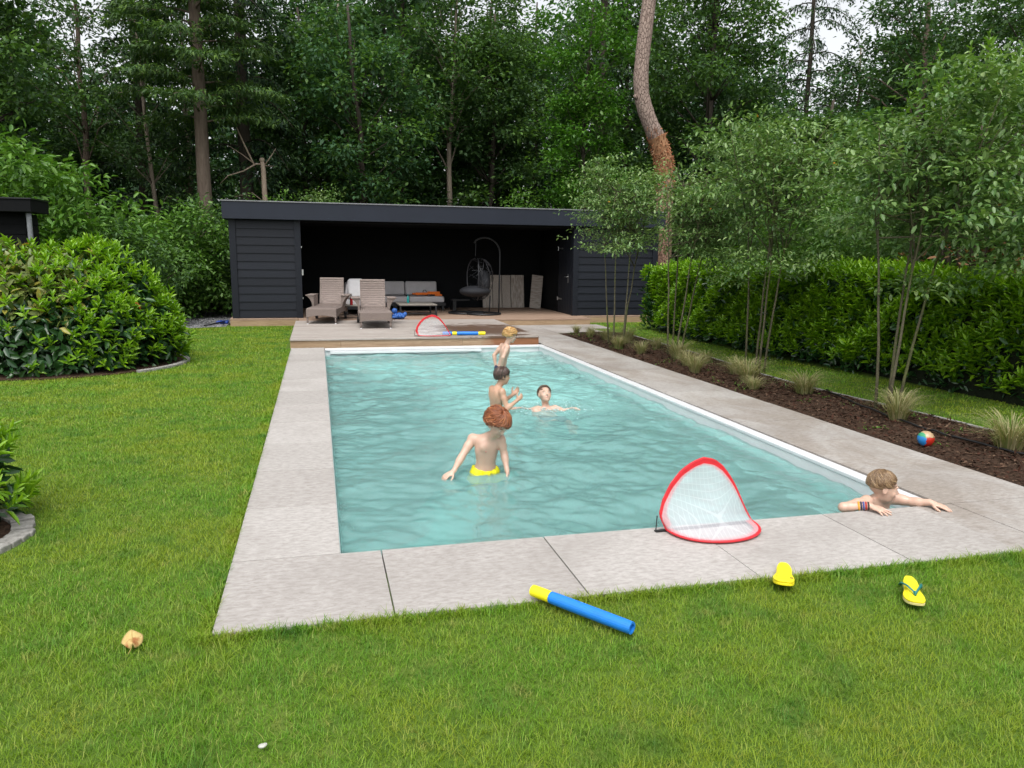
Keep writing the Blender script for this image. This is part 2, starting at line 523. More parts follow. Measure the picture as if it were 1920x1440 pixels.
M['ground'] = m_mottle('forest_floor', [(.02, .016, .01), (.035, .032, .015), (.03, .045, .014)], 3)
M['mulch'] = m_mottle('bark_mulch', [(.014, .008, .005), (.05, .028, .017), (.10, .058, .038)], 30, bump=1.0)
M['gravel'] = m_mottle('gravel', [(.10, .10, .11), (.24, .24, .25), (.36, .36, .37)], 40, bump=.8)
M['stone'] = m_mottle('edging_stone', [(.16, .15, .14), (.28, .27, .25), (.36, .35, .33)], 18, bump=.4)
M['blade'] = m_lawn_blade()
M['plastic_dark'] = m_simple('dark_plastic', (.012, .012, .013), .45, .1)
M['metal_dark'] = m_simple('dark_metal', (.011, .012, .014), .4, .1)
M['chrome'] = m_simple('brushed_steel', (.6, .6, .6), .3, .05, metal=1.0)
# ------------------------------------------------------------------ ground, lawn, pool, paving
PW, PL, WZ, FZ = 4.22, 10.15, -0.125, -1.0      # pool width, length, water level, pool floor

def frame_sheet(name, outer, hole, z, mat, kind='structure', cuts=1):
    (x0, y0, x1, y1), (a0, b0, a1, b1) = outer, hole
    mb = MB()
    for lo, hi in (((x0, y0), (x1, b0)), ((x0, b0), (a0, b1)), ((a1, b0), (x1, b1)), ((x0, b1), (x1, y1))):
        mb.add([(lo[0], lo[1], z), (hi[0], lo[1], z), (hi[0], hi[1], z), (lo[0], hi[1], z)], [(0, 1, 2, 3)])
    return tag(mb.build(name, mat), kind=kind)

frame_sheet('ground', (-150, -60, 150, 250), (-.05, -.05, PW + .05, PL + .05), -.05, M['ground'])
frame_sheet('lawn', (-9, -8, 8.6, 15.4), (-.3, -.3, 4.8, 12.2), -.02, M['soil'])

mb = MB()                                        # basin: floor and four walls with thickness
t_ = .04
mb.box((-t_, -t_, FZ - .05), (PW + t_, PL + t_, FZ))
mb.box((-t_, 0, FZ), (0, PL, -.045)); mb.box((PW, 0, FZ), (PW + t_, PL, -.045))
mb.box((-t_, -t_, FZ), (PW + t_, 0, -.045)); mb.box((-t_, PL, FZ), (PW + t_, PL + t_, -.045))
for k in range(3):                               # corner steps at the far right
    mb.box((2.95, PL - .35 - .3 * (2 - k), FZ + .001), (PW - .002, PL - .002, FZ + .22 * (k + 1)))
tag(mb.build('pool_basin', M['liner'], bevel=.01), kind='structure')

mb = MB()                                        # white edge profile along the right and far sides
mb.box((PW - .118, .0, -.045), (PW + .0, PL - .13, -.012)); mb.box((PW - .110, 0, -.2), (PW - .096, PL - .13, -.047))
mb.box((.002, PL - .13, -.045), (PW, PL + .06, -.010)); mb.box((.002, PL - .1, -.2), (PW, PL - .08, -.047))
mb.box((.1, PL - .16, -.10), (2.95, PL - .103, -.05))
tag(mb.build('pool_edge', M['white'], bevel=.006), kind='structure')

# water: real waves
nx, ny = 190, 440
X, Y = np.meshgrid(np.linspace(.0, PW - .1, nx), np.linspace(0.0, PL - .08, ny))
Z = np.zeros_like(X)
gw = np.random.default_rng(5)
for i in range(130):
    lam = math.exp(gw.uniform(math.log(.10), math.log(1.1)))
    th = gw.normal(R(95), R(55)); kx, ky = math.cos(th) * 2 * math.pi / lam, math.sin(th) * 2 * math.pi / lam
    ph = gw.uniform(0, 6.28)
    Z += .0021 * lam ** .70 * np.sin(kx * X + ky * Y + ph + .6 * np.sin(1.7 * X + gw.uniform(0, 6) + 1.1 * Y))
for (cx_, cy_, a_, r_) in ((1.28, 1.9, .012, .5), (1.95, 4.3, .010, .5), (2.75, 7.5, .012, .6), (2.6, 4.5, .016, .6), (3.8, .2, .010, .5), (3.5, 9.3, .014, .9)):
    d = np.hypot(X - cx_, Y - cy_); Z += a_ * np.sin(d * 2 * math.pi / .24 + cx_ * 7) * np.exp(-(d / r_) ** 2)
Z = np.sign(Z) * np.abs(Z) ** 1.0
Z += WZ
top = np.stack([X, Y, Z], -1).reshape(-1, 3)
idx = np.arange(nx * ny).reshape(ny, nx)
Fq = np.stack([idx[:-1, :-1], idx[:-1, 1:], idx[1:, 1:], idx[1:, :-1]], -1).reshape(-1, 4)
rim = np.concatenate([idx[0, :], idx[1:, -1], idx[-1, -2::-1], idx[-2:0:-1, 0]])
nb = len(top); bot = top[rim].copy(); bot[:, 2] = FZ + .003
cen = len(top) + len(bot)
V = np.concatenate([top, bot])
r2 = np.arange(len(rim))
side = np.stack([rim, nb + r2, nb + np.roll(r2, -1), np.roll(rim, -1)], -1)
n_ = [idx[0, 0], idx[0, -1], idx[-1, -1], idx[-1, 0]]
pos = {int(v): i for i, v in enumerate(rim)}
me = bpy.data.meshes.new('water')
faces = [tuple(f) for f in Fq] + [tuple(f) for f in side] + [tuple(int(nb + i) for i in r2[::-1])]
me.from_pydata([tuple(v) for v in V], [], faces); me.update()
tag(link('water', me, M['water'], smooth=True), kind='structure')

# paving slabs with open joints
mb = MB()
def slab(x0, y0, x1, y1, g_=.0055):
    mb.box((x0 + g_, y0 + g_, -.048), (x1 - g_, y1 - g_, random.uniform(-.0015, .0015)))
SY = .93
y = 0.0
while y < PL - .02:
    slab(-.61, y, .0, min(y + SY, PL + .08)); y += SY
xs = [-.61, .231, 1.231, 2.231, 3.231, 4.3, 5.2]
for a, b in zip(xs[:-1], xs[1:]): slab(a, -.86, b, 0.0, .0035)
y = 0.0
while y < 12.3:
    slab(4.225, y, 5.2, min(y + SY, 12.3)); y += SY
y = 12.3
for yy in (10.24, ):
    pass
for yy0, yy1 in ((12.3, 13.3), (13.3, 14.3)):
    for a, b in zip((4.225, 5.2, 6.2), (5.2, 6.2, 6.9 if yy0 > 13 else 6.4)): slab(a, yy0, b, yy1)
tag(mb.build('paving', M['paving'], bevel=.003), kind='structure')

# planting bed with bark mulch
mb = MB()
def bedf(u, v):
    y = -2 + 14.2 * v
    xr = 6.55 + .12 * math.sin(y * .9) + max(0, (y - 9) * .12)
    x = 5.21 + (xr - 5.21) * u
    return (x, y, -.012 + .035 * math.sin(math.pi * u) + .012 * math.sin(23 * x + 3 * y) * math.sin(17 * y))
mb.grid(22, 180, bedf)
tag(mb.build('planting_bed', M['mulch'], smooth=True), kind='structure')
n = 13000
gb = np.random.default_rng(3)
uu, vv = gb.uniform(.02, .98, n), gb.uniform(.1, .99, n)
P = np.array([bedf(a, b) for a, b in zip(uu, vv)]) + [0, 0, .008]
D = rand_dirs(n, gb) * [1, 1, .25]
B_ = Bunch(); B_.add(leaves(P, D, rand_dirs(n, gb) * .5 + [0, 0, 1], gb.uniform(.015, .075, n), gb.uniform(.008, .026, n), .2, .1, False))
tag(link('bark_chips', B_.mesh('bark_chips'), m_leaf('bark_chip', [(.022, .011, .007), (.055, .028, .017), (.14, .09, .06), (.035, .018, .012), (.07, .03, .02)], .85, .0, spec=.1)),
    'dark brown bark chips strewn over the planting bed', 'bark mulch', kind='stuff')
mb = MB()                                        # thin kerb between bed and lawn strip
pts = [bedf(1.0, v / 60) for v in range(61)]
for a, b in zip(pts[:-1], pts[1:]):
    mb.prism([(a[0], a[1]), (a[0] + .05, a[1]), (b[0] + .05, b[1] - .006), (b[0], b[1] - .006)], -.05, -.006)
tag(mb.build('bed_kerb', M['stone']), 'thin stone edging strip between planting bed and narrow lawn', 'garden edging')

# gravel patch left of the hall
mb = MB(); mb.prism([(-5.6, 14.6), (-3.2, 14.55), (-2.25, 15.0), (-2.25, 20), (-5.6, 20)], -.04, -.008)
tag(mb.build('gravel_path', M['gravel']), kind='structure')
n = 5000; P = np.stack([gb.uniform(-4.6, -2.27, n), gb.uniform(14.75, 19, n), np.full(n, -.004)], -1)
B_ = Bunch(); B_.add(leaves(P, rand_dirs(n, gb) * [1, 1, .2], [0, 0, 1] + rand_dirs(n, gb) * .5, gb.uniform(.02, .045, n), gb.uniform(.02, .035, n), .5, .2, False))
tag(link('gravel', B_.mesh('gravel'), m_leaf('gravel_chip', [(.12, .12, .13), (.28, .28, .29), (.42, .42, .43), (.2, .19, .19)], .8, 0)),
    'grey stone chippings beside the black hall', 'gravel', kind='stuff')

# ------------------------------------------------------------------ grass blades
def in_rect(x, y, r): return (x > r[0]) & (x < r[2]) & (y > r[1]) & (y < r[3])
def hedge_front(y): return 7.95 + .25 * np.sin(y * .55) - .35 * np.clip((y - 9) / 4, 0, 1)
def grass_ok(x, y):
    ok = ~in_rect(x, y, (-.615, -.865, 5.22, 12.35))
    ok &= ~((x > 4.1) & (x < 6.95) & (y > 12.2) & (y < 14.35)) & ~((y > 14.9) & (x > -2.3)) & ~((x > -.7) & (x < 4.2) & (y > 10))
    xr = 6.6 + .12 * np.sin(y * .9) + np.maximum(0, (y - 9) * .12)
    ok &= ~((x > 5.2) & (x < xr) & (y < 12.2))
    ok &= ~((x > hedge_front(y)) & (y < 13))
    ok &= ~((((x + 4.1) / 1.8) ** 2 + ((y - 8.75) / 1.6) ** 2) < 1)
    ok &= ~((((x + 2.45) / .62) ** 2 + ((y - .72) / .62) ** 2) < 1)
    ok &= ~((x < -2.2) & (y > 14.6 + .0 * x))
    return ok
gg = np.random.default_rng(21)
cells = []
# (x0, y0, x1, y1, blades per m2, width)
for x0, y0, x1, y1, den, wd in ((-3.0, -3.2, 5.0, -2.0, 14000, .0024), (-4.0, -2.0, 5.6, -.8, 12000, .0026), (-4.2, -.8, -.55, 1.2, 9000, .0031), (-4.6, 1.2, -.55, 4, 5600, .0043),
                                (-5, 4, -.55, 8, 3000, .0065), (-5, 8, -.55, 15.2, 1400, .0105), (6.3, -1, 8.4, 6, 1200, .008), (6.3, 6, 9.0, 15.3, 800, .012), (5.2, 12, 6.6, 15, 700, .012)):
    n = int((x1 - x0) * (y1 - y0) * den)
    x, y = gg.uniform(x0, x1, n), gg.uniform(y0, y1, n)
    k = grass_ok(x, y); cells.append(np.stack([x[k], y[k], np.full(k.sum(), wd)], -1))
# a shaggier fringe leaning over the paving edge
n = 9000
x = gg.uniform(-.7, 5.3, n); y = -.86 - np.abs(gg.normal(0, .035, n)); cells.append(np.stack([x, y, np.full(n, .0038)], -1))
n = 7000
y = gg.uniform(-.95, 10.1, n); x = -.615 - np.abs(gg.normal(0, .03, n)); cells.append(np.stack([x, y, np.full(n, .005) * (1 + np.maximum(0, y) * .1)], -1))
G = np.concatenate(cells)
n = len(G)
edge = (np.minimum(np.abs(G[:, 1] + .86), np.abs(G[:, 0] + .615)) < .1)
tuft = .5 + .5 * np.sin(G[:, 0] * 5.1 + 1.3 * np.sin(G[:, 1] * 4.3)) * np.sin(G[:, 1] * 6.1 + 1.1 * np.sin(G[:, 0] * 3.7))
H = gg.uniform(.013, .032, n) * (1 + .35 * tuft) * np.where(edge, gg.uniform(.9, 1.7, n), 1)
az = gg.uniform(0, 2 * math.pi, n) + .0
lean = np.abs(gg.normal(.75, .45, n)) * H
d = np.stack([np.cos(az), np.sin(az)], -1); s = np.stack([-d[:, 1], d[:, 0]], -1)
wv = G[:, 2] * gg.uniform(.7, 1.3, n)
def pt(u, side):
    xy = G[:, :2] + d * (lean * u ** 1.8)[:, None] + s * (wv * side * .5)[:, None]
    return np.concatenate([xy, (-.022 + H * (u - .12 * u * u))[:, None]], 1)
V = np.stack([pt(0., -1), pt(0., 1), pt(.55, .85), pt(.55, -.85), pt(1., 0.12), pt(1., -.12)], 1).reshape(-1, 3)
F = (np.arange(n) * 6)[:, None, None] + np.array([[0, 1, 2, 3], [3, 2, 4, 5]])
tag(link('lawn_grass', np_mesh('lawn_grass', V, F.reshape(-1, 4)), M['blade']), 'short mown green grass with yellowish patches around the pool paving', 'grass', kind='stuff')

# ------------------------------------------------------------------ deck and step
mb = MB()
y = 10.235; k = 0
while y < 14.3:
    wd = .142
    cuts = [-.62, random.uniform(.6, 3.2), 4.18]
    for a, b in zip(cuts[:-1], cuts[1:]):
        mb.box((a + .001, y, .128), (b - .001, y + wd - .009, .16 + random.uniform(-.0012, .0012)))
    y += wd
deck = thing('wooden_deck', 'weathered grey board deck with wet patches at the far pool end', 'deck', (0, 0, 0))
mb.build('deck_boards', M['deck'], deck, bevel=.003)
mb = MB()
mb.box((-.615, 10.262, -.03), (.30, 10.29, .124)); mb.box((.303, 10.262, -.03), (2.62, 10.29, .124)); mb.box((2.623, 10.262, -.03), (4.172, 10.29, .124))
mb.box((-.615, 10.292, -.03), (-.585, 14.29, .124)); mb.box((4.142, 10.292, -.03), (4.172, 14.29, .124))
mb.build('deck_fascia', M['fascia'], deck, bevel=.003)

# ------------------------------------------------------------------ pool hall
FL = .16
hall = thing('pool_house', 'long open fronted black timber pool house with flat roof', 'pool house', (0, 0, 0))
mb = MB()                                        # board floor
y = 14.305
while y < 18.5:
    x0 = 4.185 if y < 14.3 else (-.55 if y < 15.0 else -2.16)
    x1 = 6.75 if y < 14.95 else 8.98
    mb.box((x0, y, .12), (x1, y + .136, FL + random.uniform(-.001, .001))); y += .142
mb.build('floor_boards', M['floorwood'], hall, bevel=.003)
for lo, hi in (((4.185, 14.312, -.04), (6.74, 14.335, .117)), ((6.745, 15.01, -.04), (8.97, 15.035, .117)), ((-2.15, 15.01, -.04), (-.56, 15.035, .117)), ((-2.15, 15.04, -.04), (-2.12, 18.4, .117))):
    mb = MB(); mb.box(lo, hi); mb.build('plinth', M['fascia'], hall, bevel=.003)
ROOFZ, UNDER = 2.92, 2.52
def lap_boards(mb, a, b, z0, z1, n_, axis='x', at_=15.2, out=-1):
    h = (z1 - z0) / n_
    for i in range(n_):
        zz = z0 + i * h
        if axis == 'x':
            p = [(a, at_ + out * .034, zz), (b, at_ + out * .034, zz), (b, at_ + out * .012, zz + h + .012), (a, at_ + out * .012, zz + h + .012),
                 (a, at_, zz), (b, at_, zz), (b, at_, zz + h + .012), (a, at_, zz + h + .012)]
        else:
            p = [(at_ + out * .034, a, zz), (at_ + out * .034, b, zz), (at_ + out * .012, b, zz + h + .012), (at_ + out * .012, a, zz + h + .012),
                 (at_, a, zz), (at_, b, zz), (at_, b, zz + h + .012), (at_, a, zz + h + .012)]
        mb.add(p, [(0, 1, 2, 3), (7, 6, 5, 4), (0, 4, 5, 1), (3, 2, 6, 7), (0, 3, 7, 4), (1, 5, 6, 2)])
def closet(x0, x1):
    mb = MB(); lap_boards(mb, x0 + .15, x1 - .15, FL + .012, 2.5, 12)
    mb.build('cladding', M['cladding'], hall)
    for a in (x0, x1 - .15):
        q = MB(); q.box((a, 15.14, FL + .002), (a + .15, 15.29, UNDER - .002)); q.build('corner_post', M['postpaint'], hall, bevel=.004)
closet(-2.1, -.46); closet(6.52, 8.95)
for xw, so_ in ((-2.06, -1), (8.91, 1)):
    mb = MB(); lap_boards(mb, 15.3, 18.5, FL + .012, 2.5, 12, 'y', xw, so_); mb.build('cladding', M['cladding'], hall)
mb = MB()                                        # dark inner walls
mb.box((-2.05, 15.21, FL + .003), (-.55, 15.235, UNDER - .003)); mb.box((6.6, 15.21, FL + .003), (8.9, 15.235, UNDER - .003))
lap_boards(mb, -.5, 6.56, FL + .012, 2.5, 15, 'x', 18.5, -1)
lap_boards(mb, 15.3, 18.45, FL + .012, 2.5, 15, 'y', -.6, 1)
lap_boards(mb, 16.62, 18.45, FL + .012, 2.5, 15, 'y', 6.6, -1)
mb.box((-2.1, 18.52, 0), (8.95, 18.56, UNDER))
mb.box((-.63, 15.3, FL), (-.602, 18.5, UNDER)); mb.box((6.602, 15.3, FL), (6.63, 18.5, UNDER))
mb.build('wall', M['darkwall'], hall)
roof = MB(); roof.box((-2.18, 15.06, UNDER + .035), (9.03, 18.58, ROOFZ - .04)); ro = roof.build('roof', M['roofedge'], hall)
mb = MB()
mb.box((-2.22, 15.0, UNDER), (9.07, 15.055, ROOFZ)); mb.box((-2.22, 15.06, UNDER), (-2.185, 18.6, ROOFZ)); mb.box((9.035, 15.06, UNDER), (9.07, 18.6, ROOFZ))
mb.build('fascia', M['roofedge'], ro, bevel=.004)
mb = MB()
mb.box((-2.24, 14.98, ROOFZ + .001), (9.09, 15.06, ROOFZ + .026)); mb.box((-2.24, 15.062, ROOFZ + .001), (-2.17, 18.62, ROOFZ + .026)); mb.box((9.02, 15.062, ROOFZ + .001), (9.09, 18.62, ROOFZ + .026))
mb.build('edge_trim', M['alu'], ro, bevel=.003)
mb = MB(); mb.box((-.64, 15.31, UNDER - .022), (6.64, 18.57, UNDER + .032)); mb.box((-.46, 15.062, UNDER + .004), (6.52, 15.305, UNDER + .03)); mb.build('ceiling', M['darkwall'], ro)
# doors: one in each side wall
for xw, sgn in ((6.6, -1), (-.6, 1)):
    mb = MB(); mb.box((xw - .03 if sgn < 0 else xw, 15.5, FL + .004), (xw if sgn < 0 else xw + .03, 16.58, 2.3))
    for k in range(7): mb.box((xw + sgn * .03 - .003, 15.56 + k * .145, FL + .05), (xw + sgn * .03 + .006 * 1, 15.56 + k * .145 + .135, 2.25))
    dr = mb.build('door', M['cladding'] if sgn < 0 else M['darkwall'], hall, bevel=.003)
    q = MB(); xx = xw + sgn * .045; yh = 15.66
    q.box((xx - .006, yh - .02, 1.02), (xx + .006, yh + .02, 1.26)); q.tube([(xx, yh, 1.18), (xx + sgn * .055, yh, 1.18), (xx + sgn * .06, yh + .12, 1.18)], .011, 8)
    q.build('handle', M['chrome'], dr, bevel=.002)
    for zz in (.55, 1.95):
        q = MB(); q.box((xx - .004, 16.2, zz - .022), (xx + .006, 16.6, zz + .022)); q.tube([(xx, 16.59, zz - .05), (xx, 16.59, zz + .05)], .012, 8); q.build('hinge', M['chrome'], dr)
for nm_, lo, hi in (('door_latch', (-.458, 15.17, 1.20), (-.42, 15.2, 1.34)), ('hinge', (-.458, 15.17, .62), (-.44, 15.19, .66)), ('hinge', (-.458, 15.17, 1.86), (-.44, 15.19, 1.9))):
    q = MB(); q.box(lo, hi); q.build(nm_, M['chrome'], hall, bevel=.002)

# ------------------------------------------------------------------ neighbour shed, far left
shed = thing('garden_shed', 'dark garden shed with deep roof edge and grey downpipe at the left', 'shed', (0, 0, 0))
mb = MB(); lap_boards(mb, -9.5, -5.42, 0, 2.4, 13, 'x', 12.2, -1); lap_boards(mb, 12.22, 12.8, 0, 2.4, 13, 'y', -5.42, 1); mb.box((-9.5, 12.21, -.04), (-5.425, 12.8, 2.4)); mb.build('wall', M['darkwall'], shed)
mb = MB(); mb.box((-9.8, 11.85, 2.43), (-5.2, 12.85, 2.66)); sr = mb.build('roof', M['darkwall'], shed, bevel=.006)
mb = MB(); mb.box((-9.82, 11.83, 2.662), (-5.18, 12.87, 2.685)); mb.build('edge_trim', M['metal_dark'], sr)
mb = MB(); mb.tube([(-5.3, 12.02, 2.42), (-5.3, 12.02, 2.3), (-5.31, 12.04, 0)], .045, 12); mb.build('downpipe', m_simple('pipe_grey', (.22, .23, .25), .4, .08, 4), shed, smooth=True)
# ------------------------------------------------------------------ plants
def shoots(B, A, ln, k, g, L, W, a0=62, a1=16):
    """laurel shoots: k leaves spiralling up each axis"""
    m = len(B); A = unit(A)
    X_ = unit(np.cross(A, g.normal(size=(m, 3)))); Y_ = np.cross(A, X_)
    P = []; D = []; N = []; S = []
    for j in range(k):
        u = j / max(1, k - 1); an = 2.4 * j + g.uniform(-.3, .3, m)
        o = X_ * np.cos(an)[:, None] + Y_ * np.sin(an)[:, None]
        th = np.radians(a0 + (a1 - a0) * u + g.normal(0, 7, m))[:, None]
        P.append(B + A * (ln * (.25 + .75 * u))[:, None] if hasattr(ln, '__len__') else B + A * ln * (.25 + .75 * u))
        D.append(A * np.cos(th) + o * np.sin(th)); N.append(A * np.sin(th) - o * np.cos(th)); S.append(g.uniform(.75, 1.2, m) * (1 - .25 * u))
    P, D, N, S = map(np.concatenate, (P, D, N, S))
    return leaves(P, D, N, L * S, W * S, .3, .22, True)

LAUREL_NEW = m_leaf('laurel_new_leaf', [(.15, .31, .010), (.21, .40, .014), (.27, .46, .02), (.11, .25, .012)], .36, .32, spec=.45)
LAUREL_OLD = m_leaf('laurel_old_leaf', [(.014, .05, .012), (.024, .075, .015), (.036, .10, .02), (.018, .06, .02)], .28, .1, spec=.55)
OLIVE = m_leaf('variegated_leaf', [(.10, .15, .025), (.15, .19, .045), (.20, .23, .07), (.08, .13, .03), (.30, .27, .05)], .36, .15)
ORANGE = m_leaf('withered_leaf', [(.50, .20, .02), (.42, .13, .02), (.55, .33, .05)], .6, .2)
M['twig'] = m_simple('twig_brown', (.06, .045, .03), .8, .25, 20)

# --- right laurel hedge
gh = np.random.default_rng(31)
hedge = thing('laurel_hedge', 'long clipped laurel hedge with bright new shoots along the right lawn', 'hedge', (0, 0, 0))
HT = lambda y: 1.38 + .06 * np.sin(y * 1.3) - .12 * np.clip((y - 11) / 3, 0, 1)
bn = Bunch()
def hedge_pts(n, depth):
    """points on the front face, top and far end, with outward normals"""
    y = gh.uniform(-1.2, 12.9, n); kind = gh.random(n)
    z = gh.uniform(.05, 1, n) * HT(y); fx = hedge_front(y) + .05 * np.sin(y * 4 + z * 5) + .04 * np.sin(z * 9 + y * 7)
    P = np.stack([fx + depth, y, z], -1); N = np.tile([-1., 0, .25], (n, 1))
    tp = kind < .40
    P[tp, 0] = hedge_front(y[tp]) + gh.uniform(0, 1.3, tp.sum()); P[tp, 2] = HT(y[tp]) - depth + .03 * np.sin(P[tp, 0] * 8 + y[tp] * 5); N[tp] = [0, 0, 1.]
    en = kind > .93
    P[en, 1] = 12.95 - depth; P[en, 0] = 7.6 + gh.uniform(0, 1.4, en.sum()); N[en] = [-.2, 1, .3]
    lowf = np.clip(z / HT(y), 0, 1)
    P[:, 0] += np.where(tp | en, 0, .12 * (1 - lowf) ** 2 * -0.2)
    return P, N
n = 26000
P, N = hedge_pts(n, .08); P += gh.normal(0, .07, (n, 3)) + N * -gh.uniform(0, .15, n)[:, None]; P[:, 2] = np.maximum(P[:, 2], .03)
D = N * .5 + rand_dirs(n, gh) * .9 + [0, 0, .1]; nn = N + rand_dirs(n, gh) * .7 + [0, 0, .4]
s = gh.uniform(.7, 1.2, n); bn.add(leaves(P, D, nn, .12 * s, .05 * s, .2, .2), 0)
P, N = hedge_pts(4700, .04); keep = gh.random(4700) < np.clip(.62 + P[:, 2] * .5, 0, 1); P, N = P[keep], N[keep]
A = N * .45 + [0, 0, 1.0] + rand_dirs(len(P), gh) * .32
bn.add(shoots(P, A, gh.uniform(.12, .26, len(P)), 9, gh, .145, .05), 1)
n = 420; y = gh.uniform(-1.1, 12.8, n); P = np.stack([hedge_front(y) + gh.uniform(-.02, 1.1, n), y, HT(y) - .06], -1)
bn.add(shoots(P, [0, 0, 1.] + rand_dirs(n, gh) * .25, gh.uniform(.18, .36, n), 11, gh, .14, .048), 1)
link('leaves', bn.mesh('hedge_leaves'), [LAUREL_OLD, LAUREL_NEW], hedge)
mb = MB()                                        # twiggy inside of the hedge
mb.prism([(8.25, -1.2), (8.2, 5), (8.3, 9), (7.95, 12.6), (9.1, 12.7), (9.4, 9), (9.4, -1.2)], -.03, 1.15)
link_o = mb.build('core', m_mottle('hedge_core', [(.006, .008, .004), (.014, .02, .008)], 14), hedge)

# --- big laurel dome, left
def dome(name, label, cat, c, r, g, n_old, n_new, mats, olive=None, L=.12, W=.048, newdir=None, core=True, orange=14, newk=9, sh=(.10, .24), zmin=.04):
    t = thing(name, label, cat, (c[0], c[1], 0))
    bn = Bunch(); c0 = np.array([0, 0, 0.]); r = np.array(r)
    def surf(n, k):
        d = rand_dirs(n, g); d[:, 2] = np.abs(d[:, 2]) ** .8 * np.sign(g.random(n) + .001); d = unit(d)
        bump_ = 1 + .07 * np.sin(d[:, 0] * 7 + d[:, 2] * 5) + .06 * np.sin(d[:, 1] * 9 + d[:, 0] * 3)
        p = d * r * bump_[:, None] * k[:, None]; nrm = unit(d / r)
        p[:, 2] = np.maximum(p[:, 2], zmin); return p, nrm
    P, N = surf(n_old, g.uniform(.82, 1.0, n_old))
    D = N * .5 + rand_dirs(n_old, g) * .9; nn = N + rand_dirs(n_old, g) * .7 + [0, 0, .4]; s = g.uniform(.7, 1.25, n_old)
    mi = np.zeros(n_old, bool)
    if olive is not None: mi = olive(P + [c[0], c[1], 0], g.random(n_old))
    for flag, slot in ((~mi, 0), (mi, 2)):
        if flag.any(): bn.add(leaves(P[flag], D[flag], nn[flag], L * s[flag], W * s[flag], .22, .22), slot)
    P, N = surf(n_new, g.uniform(.9, 1.0, n_new))
    if newdir is not None:
        keep = newdir(P + [c[0], c[1], 0], N, g.random(n_new)); P, N = P[keep], N[keep]
    A = N * .7 + [0, 0, .75] + rand_dirs(len(P), g) * .3
    bn.add(shoots(P, A, g.uniform(*sh, len(P)), newk, g, L * .92, W * .72), 1)
    if orange:
        P, N = surf(orange, np.full(orange, 1.01)); bn.add(leaves(P, N + rand_dirs(orange, g), N + [0, 0, .3], L, W, .3, .3), 3)
    link('leaves', bn.mesh(name), mats, t)
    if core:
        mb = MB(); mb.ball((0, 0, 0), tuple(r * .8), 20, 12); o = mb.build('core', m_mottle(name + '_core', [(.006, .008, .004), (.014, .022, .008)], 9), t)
    q = random.Random(3)
    for k in range(14):
        mb = MB(); a = q.uniform(0, 6.28); x, y = r[0] * .7 * math.cos(a), r[1] * .7 * math.sin(a)
        mb.tube([(x * .6, y * .6, -.03), (x * .9, y * .9, r[2] * .25), (x * 1.15, y * 1.15, r[2] * .5)], [.016, .012, .007], 6)
    mb.build('stems', M['twig'], t)
    return t
dome('laurel_bush', 'big rounded laurel bush with lime green young shoots on the left lawn', 'bush', (-4.1, 8.8), (1.72, 1.52, 1.76), np.random.default_rng(41), 9500, 2000,
     [LAUREL_OLD, LAUREL_NEW, OLIVE, ORANGE], olive=lambda p, u: (u < np.clip((p[:, 2] - .5) * 1.4, 0, .97) * np.clip((-3.1 - p[:, 0]) * 1.8, 0, 1)), L=.165, W=.068,
     newdir=lambda p, n, u: u < np.clip(.30 + .42 * (p[:, 0] + 3.7) + .9 * np.clip(p[:, 2] - 1.45, 0, 1), .07, .9), orange=16)
dome('laurel_bush', 'small laurel shrub inside the curved stone edging at the left', 'bush', (-2.5, .92), (.50, .48, .72), np.random.default_rng(42), 420, 150,
     [LAUREL_OLD, LAUREL_NEW, OLIVE, ORANGE], L=.12, W=.045, orange=0, sh=(.10, .2))

# --- shrubs behind, left of the hall
def loose_bush(name, label, cat, loc, r, z0, g, ncl, nper, L, W, mats, sig=.16, up=.55, group=None, six=True, stems=7, frac2=0.0, rough_=.25):
    t = thing(name, label, cat, loc, 0, group)
    r = np.array(r)
    d = rand_dirs(ncl, g); k = g.uniform(.25, 1, ncl) ** .45 * (1 + rough_ * np.sin(d[:, 0] * 5 + d[:, 2] * 7 + g.uniform(0, 6)))
    C = d * k[:, None] * r; C[:, 2] += z0
    C = C[C[:, 2] > .1]
    bn = Bunch(); sel = g.random(len(C)) < frac2
    if (~sel).any(): bn.add(sprays(C[~sel], sig, nper, g, L, W, up, .7, six), 0)
    if sel.any(): bn.add(sprays(C[sel], sig, nper, g, L, W, up, .7, six), 1)
    link('leaves', bn.mesh(name), mats, t)
    q = random.Random(int(r[0] * 100))
    for k in range(stems):
        mb = MB()
        tg = C[q.randrange(len(C))]; b = (tg[0] * .25, tg[1] * .25, 0)
        mid = Vector(b).lerp(Vector(tg), .5) + Vector((q.uniform(-.15, .15), q.uniform(-.15, .15), .15))
        mb.tube([b, mid, tuple(tg)], [.03, .02, .008], 6)
        mb.build('stem', M['twig'], t, smooth=True)
    return t
MID = m_leaf('mid_green_leaf', [(.078, .168, .034), (.105, .208, .043), (.14, .25, .058), (.06, .135, .032)], .45, .3, spec=.3)
LIGHT = m_leaf('light_green_leaf', [(.08, .19, .025), (.11, .235, .03), (.14, .27, .04), (.06, .155, .022)], .4, .28)
DARK = m_leaf('dark_green_leaf', [(.044, .094, .034), (.060, .12, .041), (.085, .158, .054), (.052, .108, .044)], .5, .3, spec=.25)
DARKB = m_leaf('bluish_green_leaf', [(.044, .108, .046), (.060, .136, .056), (.082, .168, .07), (.05, .118, .054)], .5, .3, spec=.25)
BRIGHT = m_leaf('fresh_green_leaf', [(.05, .155, .012), (.07, .20, .016), (.095, .24, .022), (.04, .125, .012)], .45, .3)
GREY = m_leaf('soft_green_leaf', [(.14, .235, .07), (.19, .295, .092), (.26, .36, .14), (.10, .175, .05), (.165, .27, .075)], .42, .25, spec=.5)
